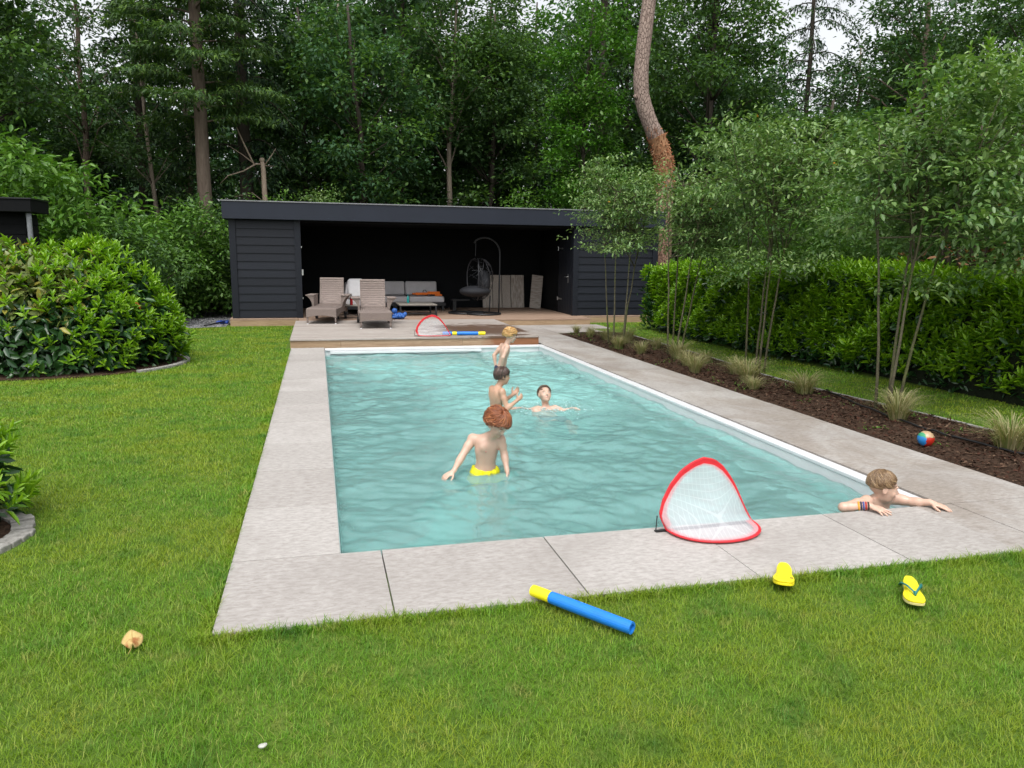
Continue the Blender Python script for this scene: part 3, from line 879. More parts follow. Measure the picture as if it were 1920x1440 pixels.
GREY2 = m_leaf('deeper_green_leaf', [(.085, .178, .045), (.12, .222, .06), (.17, .275, .09), (.057, .125, .033)], .40, .25, spec=.5)
gp = np.random.default_rng(51)
loose_bush('rhododendron', 'light green large leaved rhododendron rising behind the garden shed', 'shrub', (-6.7, 15.6, 0), (2.7, 1.7, 2.0), 1.95, gp, 420, 22, .22, .085, [LIGHT, MID], .22, .6)
loose_bush('round_shrub', 'dark green small leaved shrub right of the rhododendron', 'shrub', (-4.75, 15.4, 0), (1.55, 1.3, 1.55), 1.15, gp, 340, 28, .11, .055, [MID, DARK], .16, frac2=.35)
loose_bush('ivy_shrub', 'bright ivy like shrub at the foot of the thick fir trunk', 'shrub', (-3.55, 17.8, 0), (1.15, 1.0, 1.6), 1.25, gp, 340, 28, .12, .07, [LIGHT, MID], .15, frac2=.4)
loose_bush('round_shrub', 'dull green shrub squeezed against the left wall of the hall', 'shrub', (-2.75, 19.3, 0), (1.0, 1.2, 1.8), 1.5, gp, 300, 26, .11, .055, [MID, DARK], .16, frac2=.5)
loose_bush('dark_shrub', 'dark low shrub at the back end of the gravel patch', 'shrub', (-3.9, 18.9, 0), (1.4, .8, 1.0), .7, gp, 220, 24, .11, .055, [DARK, MID], .15, frac2=.3)
loose_bush('round_shrub', 'bright green shrub showing just above the left roof corner', 'shrub', (-1.4, 20.4, 0), (1.0, .8, 1.5), 2.05, gp, 200, 26, .10, .05, [LIGHT, MID], .14, frac2=.3)
loose_bush('sapling', 'pale young sapling just above the middle of the hall roof', 'tree', (6.35, 20.6, 0), (.55, .5, 1.5), 2.6, gp, 80, 24, .10, .045, [LIGHT, MID], .13)
loose_bush('round_shrub', 'grey green shrub beside the sawn off dead trunk', 'shrub', (.15, 21.0, 0), (1.0, .8, 1.4), 2.4, gp, 180, 24, .10, .045, [GREY, MID], .15, frac2=.4)

# --- tall shrubs behind the right hedge
for n_, (x, y, r_, z0, lab, mats, L) in enumerate(((10.6, 11.2, (1.5, 1.6, 1.7), 1.7, 'mid green laurel behind the hedge right of the pine trunk', [LIGHT, MID], .13),
        (10.9, 7.9, (1.5, 1.8, 1.9), 1.9, 'dense dark shrub behind the middle of the right hedge', [MID, GREY2], .13),
        (10.7, 4.6, (1.5, 1.9, 2.0), 2.2, 'large leaved shrub behind the hedge with withered brown leaves', [GREY2, MID], .14),
        (10.9, 1.4, (1.6, 1.9, 2.0), 2.1, 'tall shrub behind the near end of the right hedge', [GREY2, MID], .14))):
    t = loose_bush('tall_shrub', lab, 'shrub', (x, y, 0), r_, z0, gp, 420, 26, L, L * .42, mats, .2, .6, 'tall shrubs behind the right hedge', frac2=.5)
    if n_ == 2:
        C = gp.normal(size=(26, 3)) * [.25, .8, .14] + [-1.45, -.3, 1.72]
        b2 = Bunch(); b2.add(sprays(C, .1, 12, gp, .13, .05, .2, 1.0, True)); link('withered_leaves', b2.mesh('withered'), m_leaf('brown_dead_leaf', [(.20, .07, .03), (.28, .11, .05), (.14, .06, .03), (.33, .17, .08)], .7, .15), t)
t = thing('laurel_bush', 'tall laurel with upright lime shoots at the top right', 'bush', (9.35, 5.0, 0))
bn = Bunch(); n = 130
B0 = np.stack([gp.normal(.05, .38, n), gp.normal(0, .6, n), gp.uniform(2.7, 4.25, n)], -1)
A0 = np.stack([gp.normal(0, .3, n), gp.normal(0, .3, n), np.ones(n)], -1)
bn.add(shoots(B0, A0, gp.uniform(.3, .65, n), 16, gp, .14, .05, 70, 20), 0)
link('leaves', bn.mesh('tall_laurel'), m_leaf('lime_laurel_leaf', [(.13, .26, .03), (.17, .30, .04), (.10, .20, .025)], .38, .3), t)
for k in range(24):
    mb = MB(); mb.tube([(B0[k][0] * .3, B0[k][1] * .3, 0), tuple(B0[k] * [.7, .7, .6]), tuple(B0[k] + A0[k] * .4)], [.03, .02, .006], 6); mb.build('stem', M['twig'], t, smooth=True)

# --- multi-stemmed ornamental trees in the bed
M['stembark'] = m_bark('lichen_bark', (.14, .125, .08), (.07, .065, .04), 16, .5, .4, patch=(.10, .12, .035))
def multistem(label, loc, lean_stems, crown, n_cl, nper, L, W, g, mats):
    """lean_stems: (base dx, dy, top dx, dy); crown: (cx, cy, rx, ry, z0, z1)"""
    t = thing('multi_stem_tree', label, 'tree', loc, 0, 'multi-stemmed trees in the planting bed')
    cx_, cy_, rx, ry, z0, z1 = crown; bn = Bunch(); C = []; q = random.Random(int(n_cl + loc[1] * 10))
    br = MB(); tips = []
    for bx, by, tx, ty in lean_stems:
        mb = MB(); P_ = []
        for k in range(9):
            u = k / 8; P_.append(Vector((bx + (tx - bx) * u ** 1.25 + q.uniform(-.012, .012) * (k > 0), by + (ty - by) * u ** 1.25 + q.uniform(-.012, .012), -.02 + (z0 + .75 * (z1 - z0)) * u)))
        mb.tube(P_, [.0185 - .0016 * k for k in range(9)], 8)
        mb.build('stem', M['stembark'], t, smooth=True)
        for k in range(10):
            u = q.uniform(.5, 1.0); i = min(7, int(u * 8)); p0 = P_[i].lerp(P_[i + 1], u * 8 - i)
            a = q.uniform(0, 6.28); tgt = Vector((cx_ + rx * q.uniform(.4, 1) * math.cos(a), cy_ + ry * q.uniform(.4, 1) * math.sin(a), z0 + (z1 - z0) * q.uniform(.1, .95)))
            mid = p0.lerp(tgt, .5) + Vector((0, 0, .12 * q.random()))
            br.tube([p0, mid, tgt], [.011, .008, .003], 5); tips += [mid.lerp(tgt, f) for f in (.2, .6, 1.0)]
            for z_ in range(2):
                t3 = mid + Vector((q.uniform(-.5, .5), q.uniform(-.5, .5), q.uniform(-.1, .3))); br.tube([mid, t3], [.005, .002], 4); tips.append(t3)
    br.build('branches', M['stembark'], t, smooth=True)
    # layered sprays: flat tiers on an umbrella-shaped envelope
    d = g.random(n_cl) ** .5; a = g.uniform(0, 2 * math.pi, n_cl); h = g.random(n_cl)
    prof = np.sqrt(np.clip(1 - (np.abs(h - .42) / .62) ** 2, .05, 1)) * (1 + .18 * np.sin(a * 3 + h * 6) + .12 * np.sin(a * 7 + 2))
    C = np.stack([cx_ + rx * d * prof * np.cos(a), cy_ + ry * d * prof * np.sin(a), z0 + (z1 - z0) * (h + .05 * np.sin(a * 5))], -1)
    nt_ = len(C) // 7; C = (C[:nt_, None] + g.normal(size=(nt_, 9, 3)) * [.21, .21, .05]).reshape(-1, 3)      # flat tiers with gaps between
    C = np.concatenate([C, np.array([tuple(p) for p in tips])]); sel = g.random(len(C)) < .4
    for s_, slot in ((~sel, 0), (sel, 1)): bn.add(sprays(C[s_], .135, nper, g, L, W, .72, .24, True, .2), slot)
    n = 7; P = C[g.integers(0, len(C), n)]; bn.add(leaves(P, rand_dirs(n, g), rand_dirs(n, g) + [0, -1, 0], .06, .035, .2, .2), 2)
    link('crown', bn.mesh('multistem_crown'), [*mats, ORANGE], t)
gm = np.random.default_rng(61)
multistem('slender multi-stemmed tree nearest the hall in front of its right wall', (5.6, 9.6, 0), [(-.05, .35, -.45, .1), (-.12, -.08, -.10, .0), (.0, -.3, .22, -.1), (.12, .05, .62, .1)], (-.04, .1, .80, .85, 1.75, 3.5), 210, 15, .078, .036, gm, [GREY, GREY2])
multistem('multi-stemmed tree in front of the thick pine trunk', (6.05, 8.0, 0), [(-.14, .0, -.25, .1), (.1, .34, .15, .3), (-.1, -.25, .35, -.2), (.1, -.04, .75, 0)], (.78, .2, .95, 1.0, 1.6, 3.6), 270, 15, .08, .037, gm, [GREY, GREY2])
multistem('multi-stemmed tree with bare mossy stems before the middle of the hedge', (6.5, 6.15, 0), [(.02, .3, -.12, .3), (.02, .0, .2, .0), (-.06, -.22, .1, -.2), (.1, -.1, .55, -.1)], (.25, .1, 1.25, 1.2, 1.42, 3.85), 340, 15, .086, .04, gm, [GREY, GREY2])
multistem('largest multi-stemmed tree with mossy stems beside the ball in the bed', (6.25, 3.0, 0), [(-.08, .05, -.25, .2), (-.05, -.12, .30, -.1), (.12, .1, .40, .2), (.16, -.02, .9, .0)], (.75, .1, 1.55, 1.35, 1.5, 3.75), 480, 15, .092, .045, gm, [GREY2, GREY])

# --- ornamental grass tufts along the bed
TUFT = m_leaf('ornamental_grass_blade', [(.20, .23, .085), (.34, .29, .15), (.42, .36, .22), (.17, .21, .07), (.30, .28, .13)], .6, .25, spec=.2)
gt = np.random.default_rng(71)
def tuft_mesh(g, n, h, spread):
    az = g.uniform(0, 2 * math.pi, n); r0 = g.uniform(0, .10, n); H_ = h * g.uniform(.5, 1.15, n); ln = spread * g.uniform(.15, 1.0, n) ** .9
    d = np.stack([np.cos(az), np.sin(az)], -1); s = np.stack([-d[:, 1], d[:, 0]], -1); wv = g.uniform(.0035, .006, n)
    rows = []
    for u in (0, .3, .6, .85, 1.0):
        xy = d * (r0 + ln * u ** 1.7)[:, None]; z = H_ * (u * 1.25 - .5 * u ** 3.2)
        for sd_ in (-1, 1): rows.append(np.concatenate([xy + s * (wv * sd_ * (1 - .8 * u))[:, None], z[:, None]], 1))
    V = np.stack(rows, 1).reshape(-1, 3)
    F = (np.arange(n) * 10)[:, None, None] + np.array([[2*i, 2*i + 1, 2*i + 3, 2*i + 2] for i in range(4)])
    return np_mesh('ornamental_grass', V, F.reshape(-1, 4))
tm = [tuft_mesh(gt, 300, .40, .42), tuft_mesh(gt, 270, .46, .46), tuft_mesh(gt, 230, .34, .40)]
for x in tm: x.materials.append(TUFT)
for (x, y, s_, k, lab) in ((5.62, 12.15, .75, 2, 'smallest ornamental grass tuft at the far tip of the bed'), (5.85, 11.8, .85, 2, 'ornamental grass tuft second from the far tip of the bed'),
        (5.75, 10.6, 1.0, 0, 'ornamental grass tuft just beyond the tree nearest the hall'), (5.95, 9.95, 1.0, 1, 'tall dry grass tuft at the hedge side of the tree nearest the hall'), (5.45, 9.2, 1.0, 0, 'ornamental grass tuft on the pool side of the tree nearest the hall'),
        (5.55, 8.35, 1.0, 2, 'grass tuft between the two farthest multi-stemmed trees'), (5.85, 7.5, 1.05, 0, 'straw coloured grass tuft just nearer than the tree before the pine'), (5.65, 6.75, 1.0, 1, 'straw coloured grass tuft by the middle of the pool side'),
        (5.95, 5.75, 1.0, 0, 'grass tuft at the foot of the bare stemmed middle tree'), (5.75, 5.1, 1.1, 1, 'pale grass tuft midway between middle and largest bed trees'), (5.95, 4.1, 1.05, 0, 'arching grass tuft just beyond the largest bed tree'),
        (5.6, 11.2, .8, 2, 'low grass tuft on the pool side of the far bed tip'), (6.15, 9.0, .95, 0, 'grass tuft at the hedge side between the two farthest trees'), (6.1, 7.0, 1.0, 2, 'grass tuft close to the lawn strip beside the second tree'),
        (5.5, 4.55, .8, 2, 'low green grass tuft at the paving edge midway along the bed'), (5.45, 6.1, .85, 1, 'short straw tuft at the paving edge by the bare stemmed tree'),
        (5.95, 2.45, 1.15, 1, 'broad arching grass tuft just behind the colourful ball'), (6.35, 2.9, .9, 2, 'grass tuft at the stems of the largest bed tree'), (6.05, 1.15, 1.2, 0, 'nearest dry grass tuft at the right edge beside the hose')):
    o = bpy.data.objects.new('ornamental_grass', tm[k]); COL.objects.link(o); o.location = (x, y, -.005); o.rotation_euler = (0, 0, gt.uniform(0, 6.28)); s_ *= gt.uniform(.72, .98); o.scale = (s_, s_, s_ * gt.uniform(.9, 1.1))
    tag(o, lab, 'ornamental grass', 'ornamental grass tufts along the bed')
# weeds in the mulch
n = 60; C = np.stack([gt.uniform(5.3, 6.4, n), gt.uniform(1.2, 12, n), np.full(n, .03)], -1)
bn = Bunch(); bn.add(sprays(C, .04, 12, gt, .035, .014, .6, .4, False)); tag(link('weeds', bn.mesh('weeds'), LIGHT), 'tiny green weeds sprouting between the bark chips', 'weeds', kind='stuff')
# ------------------------------------------------------------------ the wood behind the garden
M['bark'] = m_bark('forest_bark', (.085, .07, .055), (.045, .037, .03), 5, .2, .6)
M['bark_light'] = m_bark('fir_bark', (.20, .155, .12), (.11, .08, .062), 9, .15, .7)
M['bark_pale'] = m_bark('pale_bark', (.28, .23, .18), (.15, .125, .10), 6, .2, .5)

def broadleaf(name, label, loc, seed, H, r0, cz0, cz1, cr, n_limb, ncl, nper, L, mats, group=None, sig=.3, bark='bark', lean=(0, 0), prof=None, frac2=.35):
    g = np.random.default_rng(seed); q = random.Random(seed)
    t = thing(name, label, 'tree', loc, 0, group)
    tr = MB(); P_ = []; n_ = 12
    px, py = 0., 0.
    for k in range(n_ + 1):
        u = k / n_; px += q.uniform(-.09, .09) + lean[0] / n_; py += q.uniform(-.09, .09) + lean[1] / n_
        if k == 0: px = py = 0
        P_.append(Vector((px, py, -.1 + H * u)))
    tr.tube(P_, [r0 * (1.25 if k == 0 else 1) * (1 - .75 * k / n_) for k in range(n_ + 1)], 10)
    pr_ = prof or (lambda u: math.sin(math.pi * min(1, max(0, .12 + .8 * u))) ** .7)
    C = []
    for k in range(n_limb):
        u = (k + q.random()) / n_limb; z = cz0 + (cz1 - cz0) * u
        i = min(n_ - 1, int((z * .86 + .1) / H * n_)); p0 = P_[max(0, i)]
        a = 2.4 * k + q.uniform(-.5, .5); ln = cr * pr_(u) * q.uniform(.7, 1.1)
        p2 = Vector((p0.x + ln * math.cos(a), p0.y + ln * math.sin(a), z + q.uniform(-.3, .5)))
        mid = p0.lerp(p2, .5) + Vector((q.uniform(-.2, .2), q.uniform(-.2, .2), .25 + .2 * q.random()))
        rr = r0 * .28 * (1 - .5 * u)
        tr.tube([p0, mid, p2], [rr, rr * .6, rr * .2], 6)
        for j in range(4):
            s_ = mid.lerp(p2, q.uniform(0, 1)); e = s_ + Vector((q.uniform(-1, 1), q.uniform(-1, 1), q.uniform(-.35, .5))) * cr * .28
            tr.tube([s_, e], [rr * .3, rr * .1], 4); C += [s_.lerp(e, .5), e]
        C += [mid.lerp(p2, f) for f in (.3, .6, .85, 1.0)]
    C = np.array([tuple(c) for c in C])
    more = C[g.integers(0, len(C), max(0, ncl - len(C)))] + g.normal(size=(max(0, ncl - len(C)), 3)) * [cr * .16, cr * .16, .28]
    C = np.concatenate([C, more]); sel = g.random(len(C)) < frac2
    tr.build('trunk', M[bark], t, smooth=True)
    bn = Bunch()
    for s_, slot in ((~sel, 0), (sel, 1)): bn.add(sprays(C[s_], sig, nper, g, L, L * .52, .6, .55, False), slot)
    link('crown', bn.mesh('broadleaf_crown'), mats, t)
    return t

def conifer(name, label, loc, seed, H, r0, z0, z1, rl, nb, mats, group=None, bark='bark_light', dead=0, L=.2, droop=.25, dens=1.0, lean=(0, 0)):
    g = np.random.default_rng(seed); q = random.Random(seed)
    t = thing(name, label, 'tree', loc, 0, group)
    tr = MB(); n_ = 10
    P_ = [Vector((lean[0] * k / n_ + q.uniform(-.03, .03) * (k > 0), lean[1] * k / n_ + q.uniform(-.03, .03), -.1 + H * k / n_)) for k in range(n_ + 1)]
    tr.tube(P_, [r0 * (1.2 if k == 0 else 1) * (1 - .5 * k / n_) for k in range(n_ + 1)], 12)
    def at(z): f = min(n_ - .001, max(0, (z + .1) / H * n_)); i = int(f); return P_[i].lerp(P_[i + 1], f - i)
    S = []; T = []
    for k in range(nb):
        u = (k + q.random()) / nb; z = z0 + (z1 - z0) * u; a = 2.4 * k + q.uniform(-.4, .4); ln = rl(u) * q.uniform(.75, 1.15)
        p0 = at(z); d = Vector((math.cos(a), math.sin(a), 0)); K = 7
        pts = [p0 + d * ln * s_ / K + Vector((0, 0, .12 * ln * math.sin(2.4 * s_ / K) - droop * ln * (s_ / K) ** 2)) for s_ in range(K + 1)]
        tr.tube(pts, [.035 * (1 - .8 * s_ / K) for s_ in range(K + 1)], 5)
        sv = Vector((-d.y, d.x, 0))
        for s_ in np.linspace(.18, 1, int(11 * dens * max(1, ln / 1.6))):
            b = pts[min(K - 1, int(s_ * K))].lerp(pts[min(K, int(s_ * K) + 1)], s_ * K - int(s_ * K))
            for sd_ in (-1, 1):
                tl = ln * (.10 + .26 * (1 - abs(s_ - .45))) * q.uniform(.6, 1.1); e = b + (d * .6 + sv * sd_) * tl + Vector((0, 0, -droop * tl * .9)); S.append(tuple(b)); T.append(tuple(e))
    for k in range(dead):
        z = q.uniform(2.5, z0 + 1); a = q.uniform(0, 6.28); p0 = at(z); ln = q.uniform(.5, 1.5)
        e = p0 + Vector((ln * math.cos(a), ln * math.sin(a), q.uniform(-.2, .15))); tr.tube([p0, p0.lerp(e, .5) + Vector((0, 0, .06)), e], [.016, .01, .004], 4)
    tr.build('trunk', M[bark], t, smooth=True)
    S, T = np.array(S), np.array(T); k = 9; m_ = len(S)
    f = g.uniform(0, 1, (m_, k)); P = S[:, None] + (T - S)[:, None] * f[..., None] + g.normal(0, .03, (m_, k, 3))
    ax = unit(T - S)[:, None]; D = ax * .8 + g.normal(size=(m_, k, 3)) * .55 + np.array([0, 0, -.18])
    N = g.normal(size=(m_, k, 3)) * .5 + np.array([0, 0, 1.]); s_ = g.uniform(.7, 1.2, m_ * k)
    sel = g.random(m_ * k) < .4; bn = Bunch(); P, D, N = (z_.reshape(-1, 3) for z_ in (P, D, N))
    for q_, slot in ((~sel, 0), (sel, 1)): bn.add(leaves(P[q_], D[q_], N[q_], L * s_[q_], L * .28 * s_[q_], .2, .2, False), slot)
    link('crown', bn.mesh('conifer_crown'), mats, t)
    return t

FIR = m_leaf('fir_needle', [(.042, .09, .03), (.058, .115, .037), (.076, .142, .046)], .5, .25, spec=.25)
FIRL = m_leaf('fir_tip', [(.09, .17, .03), (.12, .21, .036), (.07, .135, .03)], .5, .25, spec=.25)
DFIR = m_leaf('dark_needle', [(.018, .042, .022), (.025, .055, .028), (.034, .068, .034)], .55, .2, spec=.2)

# foremost trees, each on its own
conifer('fir_tree', 'thick trunked fir with level branch plates behind the left shrubs', (-3.35, 21.2, 0), 101, 14, .235, 5.5, 12.5, lambda u: 2.6 - 1.0 * u, 50, [FIR, FIRL], L=.19, droop=.05, dens=2.4)
conifer('fir_tree', 'dark drooping spruce right behind the thick trunked fir', (-2.4, 24.5, 0), 102, 16, .26, 4.2, 14, lambda u: 2.6 - 1.2 * u, 40, [DFIR, FIR], L=.24, droop=.5, bark='bark')
t = thing('dead_tree', 'sawn off bare dead trunk with few crooked branches', 'tree', (-1.65, 21.7, 0))
mb = MB(); mb.tube([(0.05, 0, 0), (.02, 0, 2.5), (0, 0, 4.3), (-.03, 0, 4.62)], [.11, .09, .075, .06], 12); mb.ball((-.03, 0, 4.62), (.085, .085, .08), 12, 8); M['deadwood'] = m_bark('dead_wood', (.42, .33, .25), (.26, .20, .15), 6, .2, .4); mb.build('trunk', M['deadwood'], t, smooth=True)
for pts, r_ in (([(0, 0, 4.5), (-.28, -.05, 4.48), (-.55, -.1, 5.1), (-.75, -.1, 5.6), (-.9, -.1, 5.7)], .045), ([(-.25, -.05, 4.48), (-.6, -.1, 4.75), (-1.0, -.15, 5.0)], .028), ([(-.2, -.05, 4.5), (-.6, -.1, 4.25), (-1.05, -.1, 4.1), (-1.3, -.1, 3.85)], .034),
                ([(.03, 0, 4.45), (.25, 0, 4.75), (.4, .05, 5.0)], .03), ([(.03, 0, 4.45), (.35, .05, 4.45)], .018), ([(0, 0, 3.3), (-.35, -.1, 3.6), (-.9, -.15, 3.45)], .018)):
    mb = MB(); mb.tube(pts, [.8 * r_ * (1 - .7 * i / (len(pts) - 1)) for i in range(len(pts))], 7); mb.build('branch', M['deadwood'], t, smooth=True)
broadleaf('oak_tree', 'bluish green oak with a bare lower trunk above the left hall roof', (1.75, 23.5, 0), 103, 10, .16, 3.6, 9.2, 2.4, 26, 420, 26, .19, [DARKB, MID], lean=(-.5, 0))
broadleaf('slim_tree', 'slim pale trunk rising alone above the middle of the roof', (4.75, 25.5, 0), 104, 12, .14, 6.5, 11.5, 2.0, 18, 260, 24, .18, [DARK, MID], bark='bark_pale', lean=(.55, 0))
broadleaf('bright_tree', 'bright fresh green young tree above the right half of the roof', (9.1, 21.5, 0), 105, 10.5, .10, 1.8, 10.2, 1.75, 34, 560, 26, .15, [BRIGHT, LIGHT], sig=.24, prof=lambda u: .55 + .45 * math.sin(math.pi * (u * 1.6 % 1)), frac2=.25)
conifer('spruce_tree', 'twin trunk spruce with bare dead twigs left of the curved pine', (11.4, 26.5, 0), 106, 16, .24, 7.5, 15, lambda u: 2.4 - u, 26, [DFIR, FIR], dead=46, bark='bark', droop=.45)
conifer('spruce_tree', 'thin spruce with hanging twigs against the white sky gap at the right', (20.3, 25.5, 0), 107, 17, .13, 3.5, 15.5, lambda u: 2.3 - .9 * u, 48, [DFIR, FIR], droop=.6, dens=.9, L=.2, bark='bark')
broadleaf('beech_tree', 'broad dark beech standing right of the curved pine', (14.4, 22.8, 0), 108, 15, .2, 1.4, 13.2, 3.0, 50, 900, 26, .19, [DARK, MID], frac2=.4)
broadleaf('beech_tree', 'big dark tree with a brown trunk above the largest bed tree', (22.6, 21.5, 0), 109, 13, .27, 4.2, 12, 3.6, 34, 520, 24, .2, [DARK, DARKB], bark='bark_light', frac2=.3)
broadleaf('beech_tree', 'dark tree filling the top right corner behind the lime shoots', (23.8, 17.8, 0), 110, 12, .26, 2.5, 11, 3.2, 34, 560, 24, .2, [DARK, MID], frac2=.25)
broadleaf('oak_tree', 'dark leafy tree at the far left edge above the rhododendron', (-9.6, 20.5, 0), 111, 11, .2, 2.6, 10, 3.0, 34, 560, 26, .2, [MID, DARK], frac2=.5)
broadleaf('slim_tree', 'thin brown trunk in the light gap at the upper left', (-8.0, 26.5, 0), 112, 14, .14, 6, 12.5, 2.2, 18, 170, 20, .17, [DARK, FIR], bark='bark_light')
broadleaf('slim_tree', 'pale thin trunk left of the thick trunked fir', (-5.2, 23.8, 0), 113, 12, .09, 3.5, 11, 1.9, 18, 190, 22, .16, [DARK, FIR], bark='bark_pale', lean=(-.5, 0))

# the curved pine by the hall
pine = thing('curved_pine', 'tall curved pine trunk with a rusty torn bark band beside the hall', 'tree', (9.72, 16.6, 0))
pts = [(.12, 0, -.1), (.10, 0, .5), (.05, 0, 1.6), (.03, 0, 2.7), (.04, 0, 3.7), (-.02, 0, 4.4), (-.22, 0, 5.0), (-.55, 0, 5.55), (-.78, 0, 6.1), (-.86, 0, 6.7), (-.80, 0, 7.6), (-.70, 0, 8.6), (-.5, 0, 10.5), (-.2, 0, 13.5)]
rad = [.32, .285, .265, .255, .245, .24, .235, .225, .215, .205, .20, .195, .17, .10]
sm = []; sr_ = []
for i in range(len(pts) - 1):
    for k in range(4): sm.append(tuple(Vector(pts[i]).lerp(Vector(pts[i+1]), k / 4))); sr_.append((rad[i] + (rad[i+1] - rad[i]) * k / 4) * (1 + .03 * math.sin(i * 5 + k * 2)))
t_ = np.array(sm)
for _ in range(2): t_[1:-1] = (t_[:-2] + 2 * t_[1:-1] + t_[2:]) / 4
mb = MB(); mb.tube([tuple(p) for p in t_], sr_, 28)
mb.tube([(-.95, -.05, 6.15), (-1.05, -.08, 6.2)], [.07, .05], 10)
pb = m_bark('pine_plate_bark', (.37, .28, .235), (.17, .115, .095), 17, .45, .9, voro=True)
tn = pb.node_tree; pbs = [n_ for n_ in tn.nodes if n_.type == 'BSDF_PRINCIPLED'][0]; old = pbs.inputs['Base Color'].links[0].from_socket      # redder bark on the lower trunk
sx_ = tn.nodes.new('ShaderNodeSeparateXYZ'); tc_ = tn.nodes.new('ShaderNodeTexCoord'); tn.links.new(tc_.outputs['Object'], sx_.inputs[0])
mr_ = tn.nodes.new('ShaderNodeMapRange'); mr_.inputs['From Min'].default_value = 4.6; mr_.inputs['From Max'].default_value = 3.6; tn.links.new(sx_.outputs[2], mr_.inputs[0])
mx_ = tn.nodes.new('ShaderNodeMix'); mx_.data_type = 'RGBA'; mx_.blend_type = 'MULTIPLY'; mx_.inputs[7].default_value = (.95, .78, .66, 1)
tn.links.new(mr_.outputs[0], mx_.inputs[0]); tn.links.new(old, mx_.inputs[6]); tn.links.new(mx_.outputs[2], pbs.inputs['Base Color'])
tk = mb.build('trunk', pb, pine, smooth=True)
mb = MB(); q = random.Random(8)                  # torn, shaggy bark between 4.0 and 5.2 m
def axis_at(z): i = int(np.argmin(np.abs(t_[:, 2] - z))); return t_[i], sr_[i]
for k in range(900):
    z = q.triangular(3.5, 5.45, 4.6); c_, r_ = axis_at(z); a = q.uniform(0, 6.28); o = Vector((math.cos(a), math.sin(a), 0)); b = Vector(c_) + o * (r_ * .97); b.z = z
    ln = q.uniform(.08, .24); e = b + o * q.uniform(.015, .085) + Vector((q.uniform(-.04, .04), q.uniform(-.04, .04), q.uniform(-1, .5) * ln))
    mb.tube([b, b.lerp(e, .5) + o * .015, e], [.02, .016, .004], 4, flat=.35)
for i in range(len(t_)): pass
seg = [(tuple(p_), r_) for p_, r_ in zip(t_, sr_) if 4.05 < p_[2] < 5.25]
mb.tube([a_ for a_, _ in seg], [b_ * (1.03 + .03 * math.sin(i_ * 3.1)) for i_, (_, b_) in enumerate(seg)], 24)
mb.build('torn_bark', m_leaf('torn_bark', [(.26, .10, .05), (.19, .075, .036), (.36, .165, .085), (.30, .18, .10)], .85, 0, spec=.1), tk)
g9 = np.random.default_rng(9); C = g9.normal(size=(120, 3)) * [1.6, 1.6, .9] + [-.3, 0, 12.6]; bn = Bunch(); bn.add(sprays(C, .3, 26, g9, .2, .03, .4, .6, False)); link('crown', bn.mesh('pine_crown'), FIR, pine)
mb = MB()
for k in range(10):
    a = q.uniform(0, 6.28); mb.tube([(-.35, 0, 11.2 + k * .2), (-.3 + 1.5 * math.cos(a), 1.5 * math.sin(a), 12.2 + .1 * k)], [.06, .02], 6)
mb.build('limbs', M['bark_light'], tk, smooth=True)

# trees deeper in the wood: a few kinds, copied
protoA = broadleaf('forest_tree', 'x', (0, 0, 0), 201, 13, .17, 1.2, 12, 2.9, 40, 700, 24, .23, [DARK, MID], frac2=.3)
protoB = broadleaf('forest_tree', 'x', (0, 0, 0), 202, 14, .15, 1.0, 12.5, 2.5, 38, 620, 24, .22, [DARK, DARKB], frac2=.45)
protoC = broadleaf('slim_tree', 'x', (0, 0, 0), 203, 14, .15, 4.5, 13, 2.2, 26, 330, 24, .21, [DARK, MID], bark='bark_pale')
protoD = conifer('spruce_tree', 'x', (0, 0, 0), 204, 15, .18, 1.8, 14, lambda u: 2.3 - 1.5 * u, 46, [DFIR, FIR], droop=.4, L=.26, bark='bark')
deep = [(protoA, -12.5, 25, 'leafy tree at the far left behind the edge oak'), (protoB, -10.6, 29, 'dark tree below the upper left sky gap', .62), (protoD, -6.4, 28, 'dark spruce behind the pale thin trunk'),
        (protoC, -5.0, 31, 'tall slim tree beneath the left sky gap'), (protoA, -.4, 26.5, 'dense dark tree behind the sawn off dead trunk'), (protoB, 3.3, 28, 'dense dark tree between the oak and the slim pale trunk'),
        (protoC, .9, 27.5, 'slim tree with a bent trunk left of the oak'), (protoD, 3.0, 31.5, 'spruce in deep shade behind the oak'), (protoA, 7.0, 27, 'dark tree between the slim pale trunk and the bright tree'),
        (protoC, 7.6, 29.5, 'slim dark trunk left of the bright green tree'), (protoB, 9.9, 31, 'dark tree peeping over the bright green tree'), (protoA, 13.4, 28.5, 'dark tree behind the twin trunk spruce'),
        (protoB, 16.5, 27, 'dark tree behind the broad beech'), (protoD, 18.0, 30, 'spruce left of the white sky gap at the right'), (protoA, 25.8, 25, 'dark tree at the right rim behind the brown trunk'),
        (protoC, 24.5, 28, 'slim tree among the top right branches'), (protoB, 28.5, 22, 'dark tree beyond the frame end of the right hedge'), (protoA, 17.8, 20.2, 'low dark tree behind the tall shrubs right of the pine', .55),
        (protoA, -13.8, 20, 'leafy tree cut by the left picture edge'), (protoB, 13.0, 33, 'forest tree in the deep shade behind the pine'), (protoA, 5.6, 33, 'forest tree deep behind the middle of the roof'),
        (protoB, .2, 33, 'forest tree deep behind the dead trunk'), (protoA, -8.8, 32.5, 'forest tree far back under the left sky gap', .6)]
qd = random.Random(77); used = set()
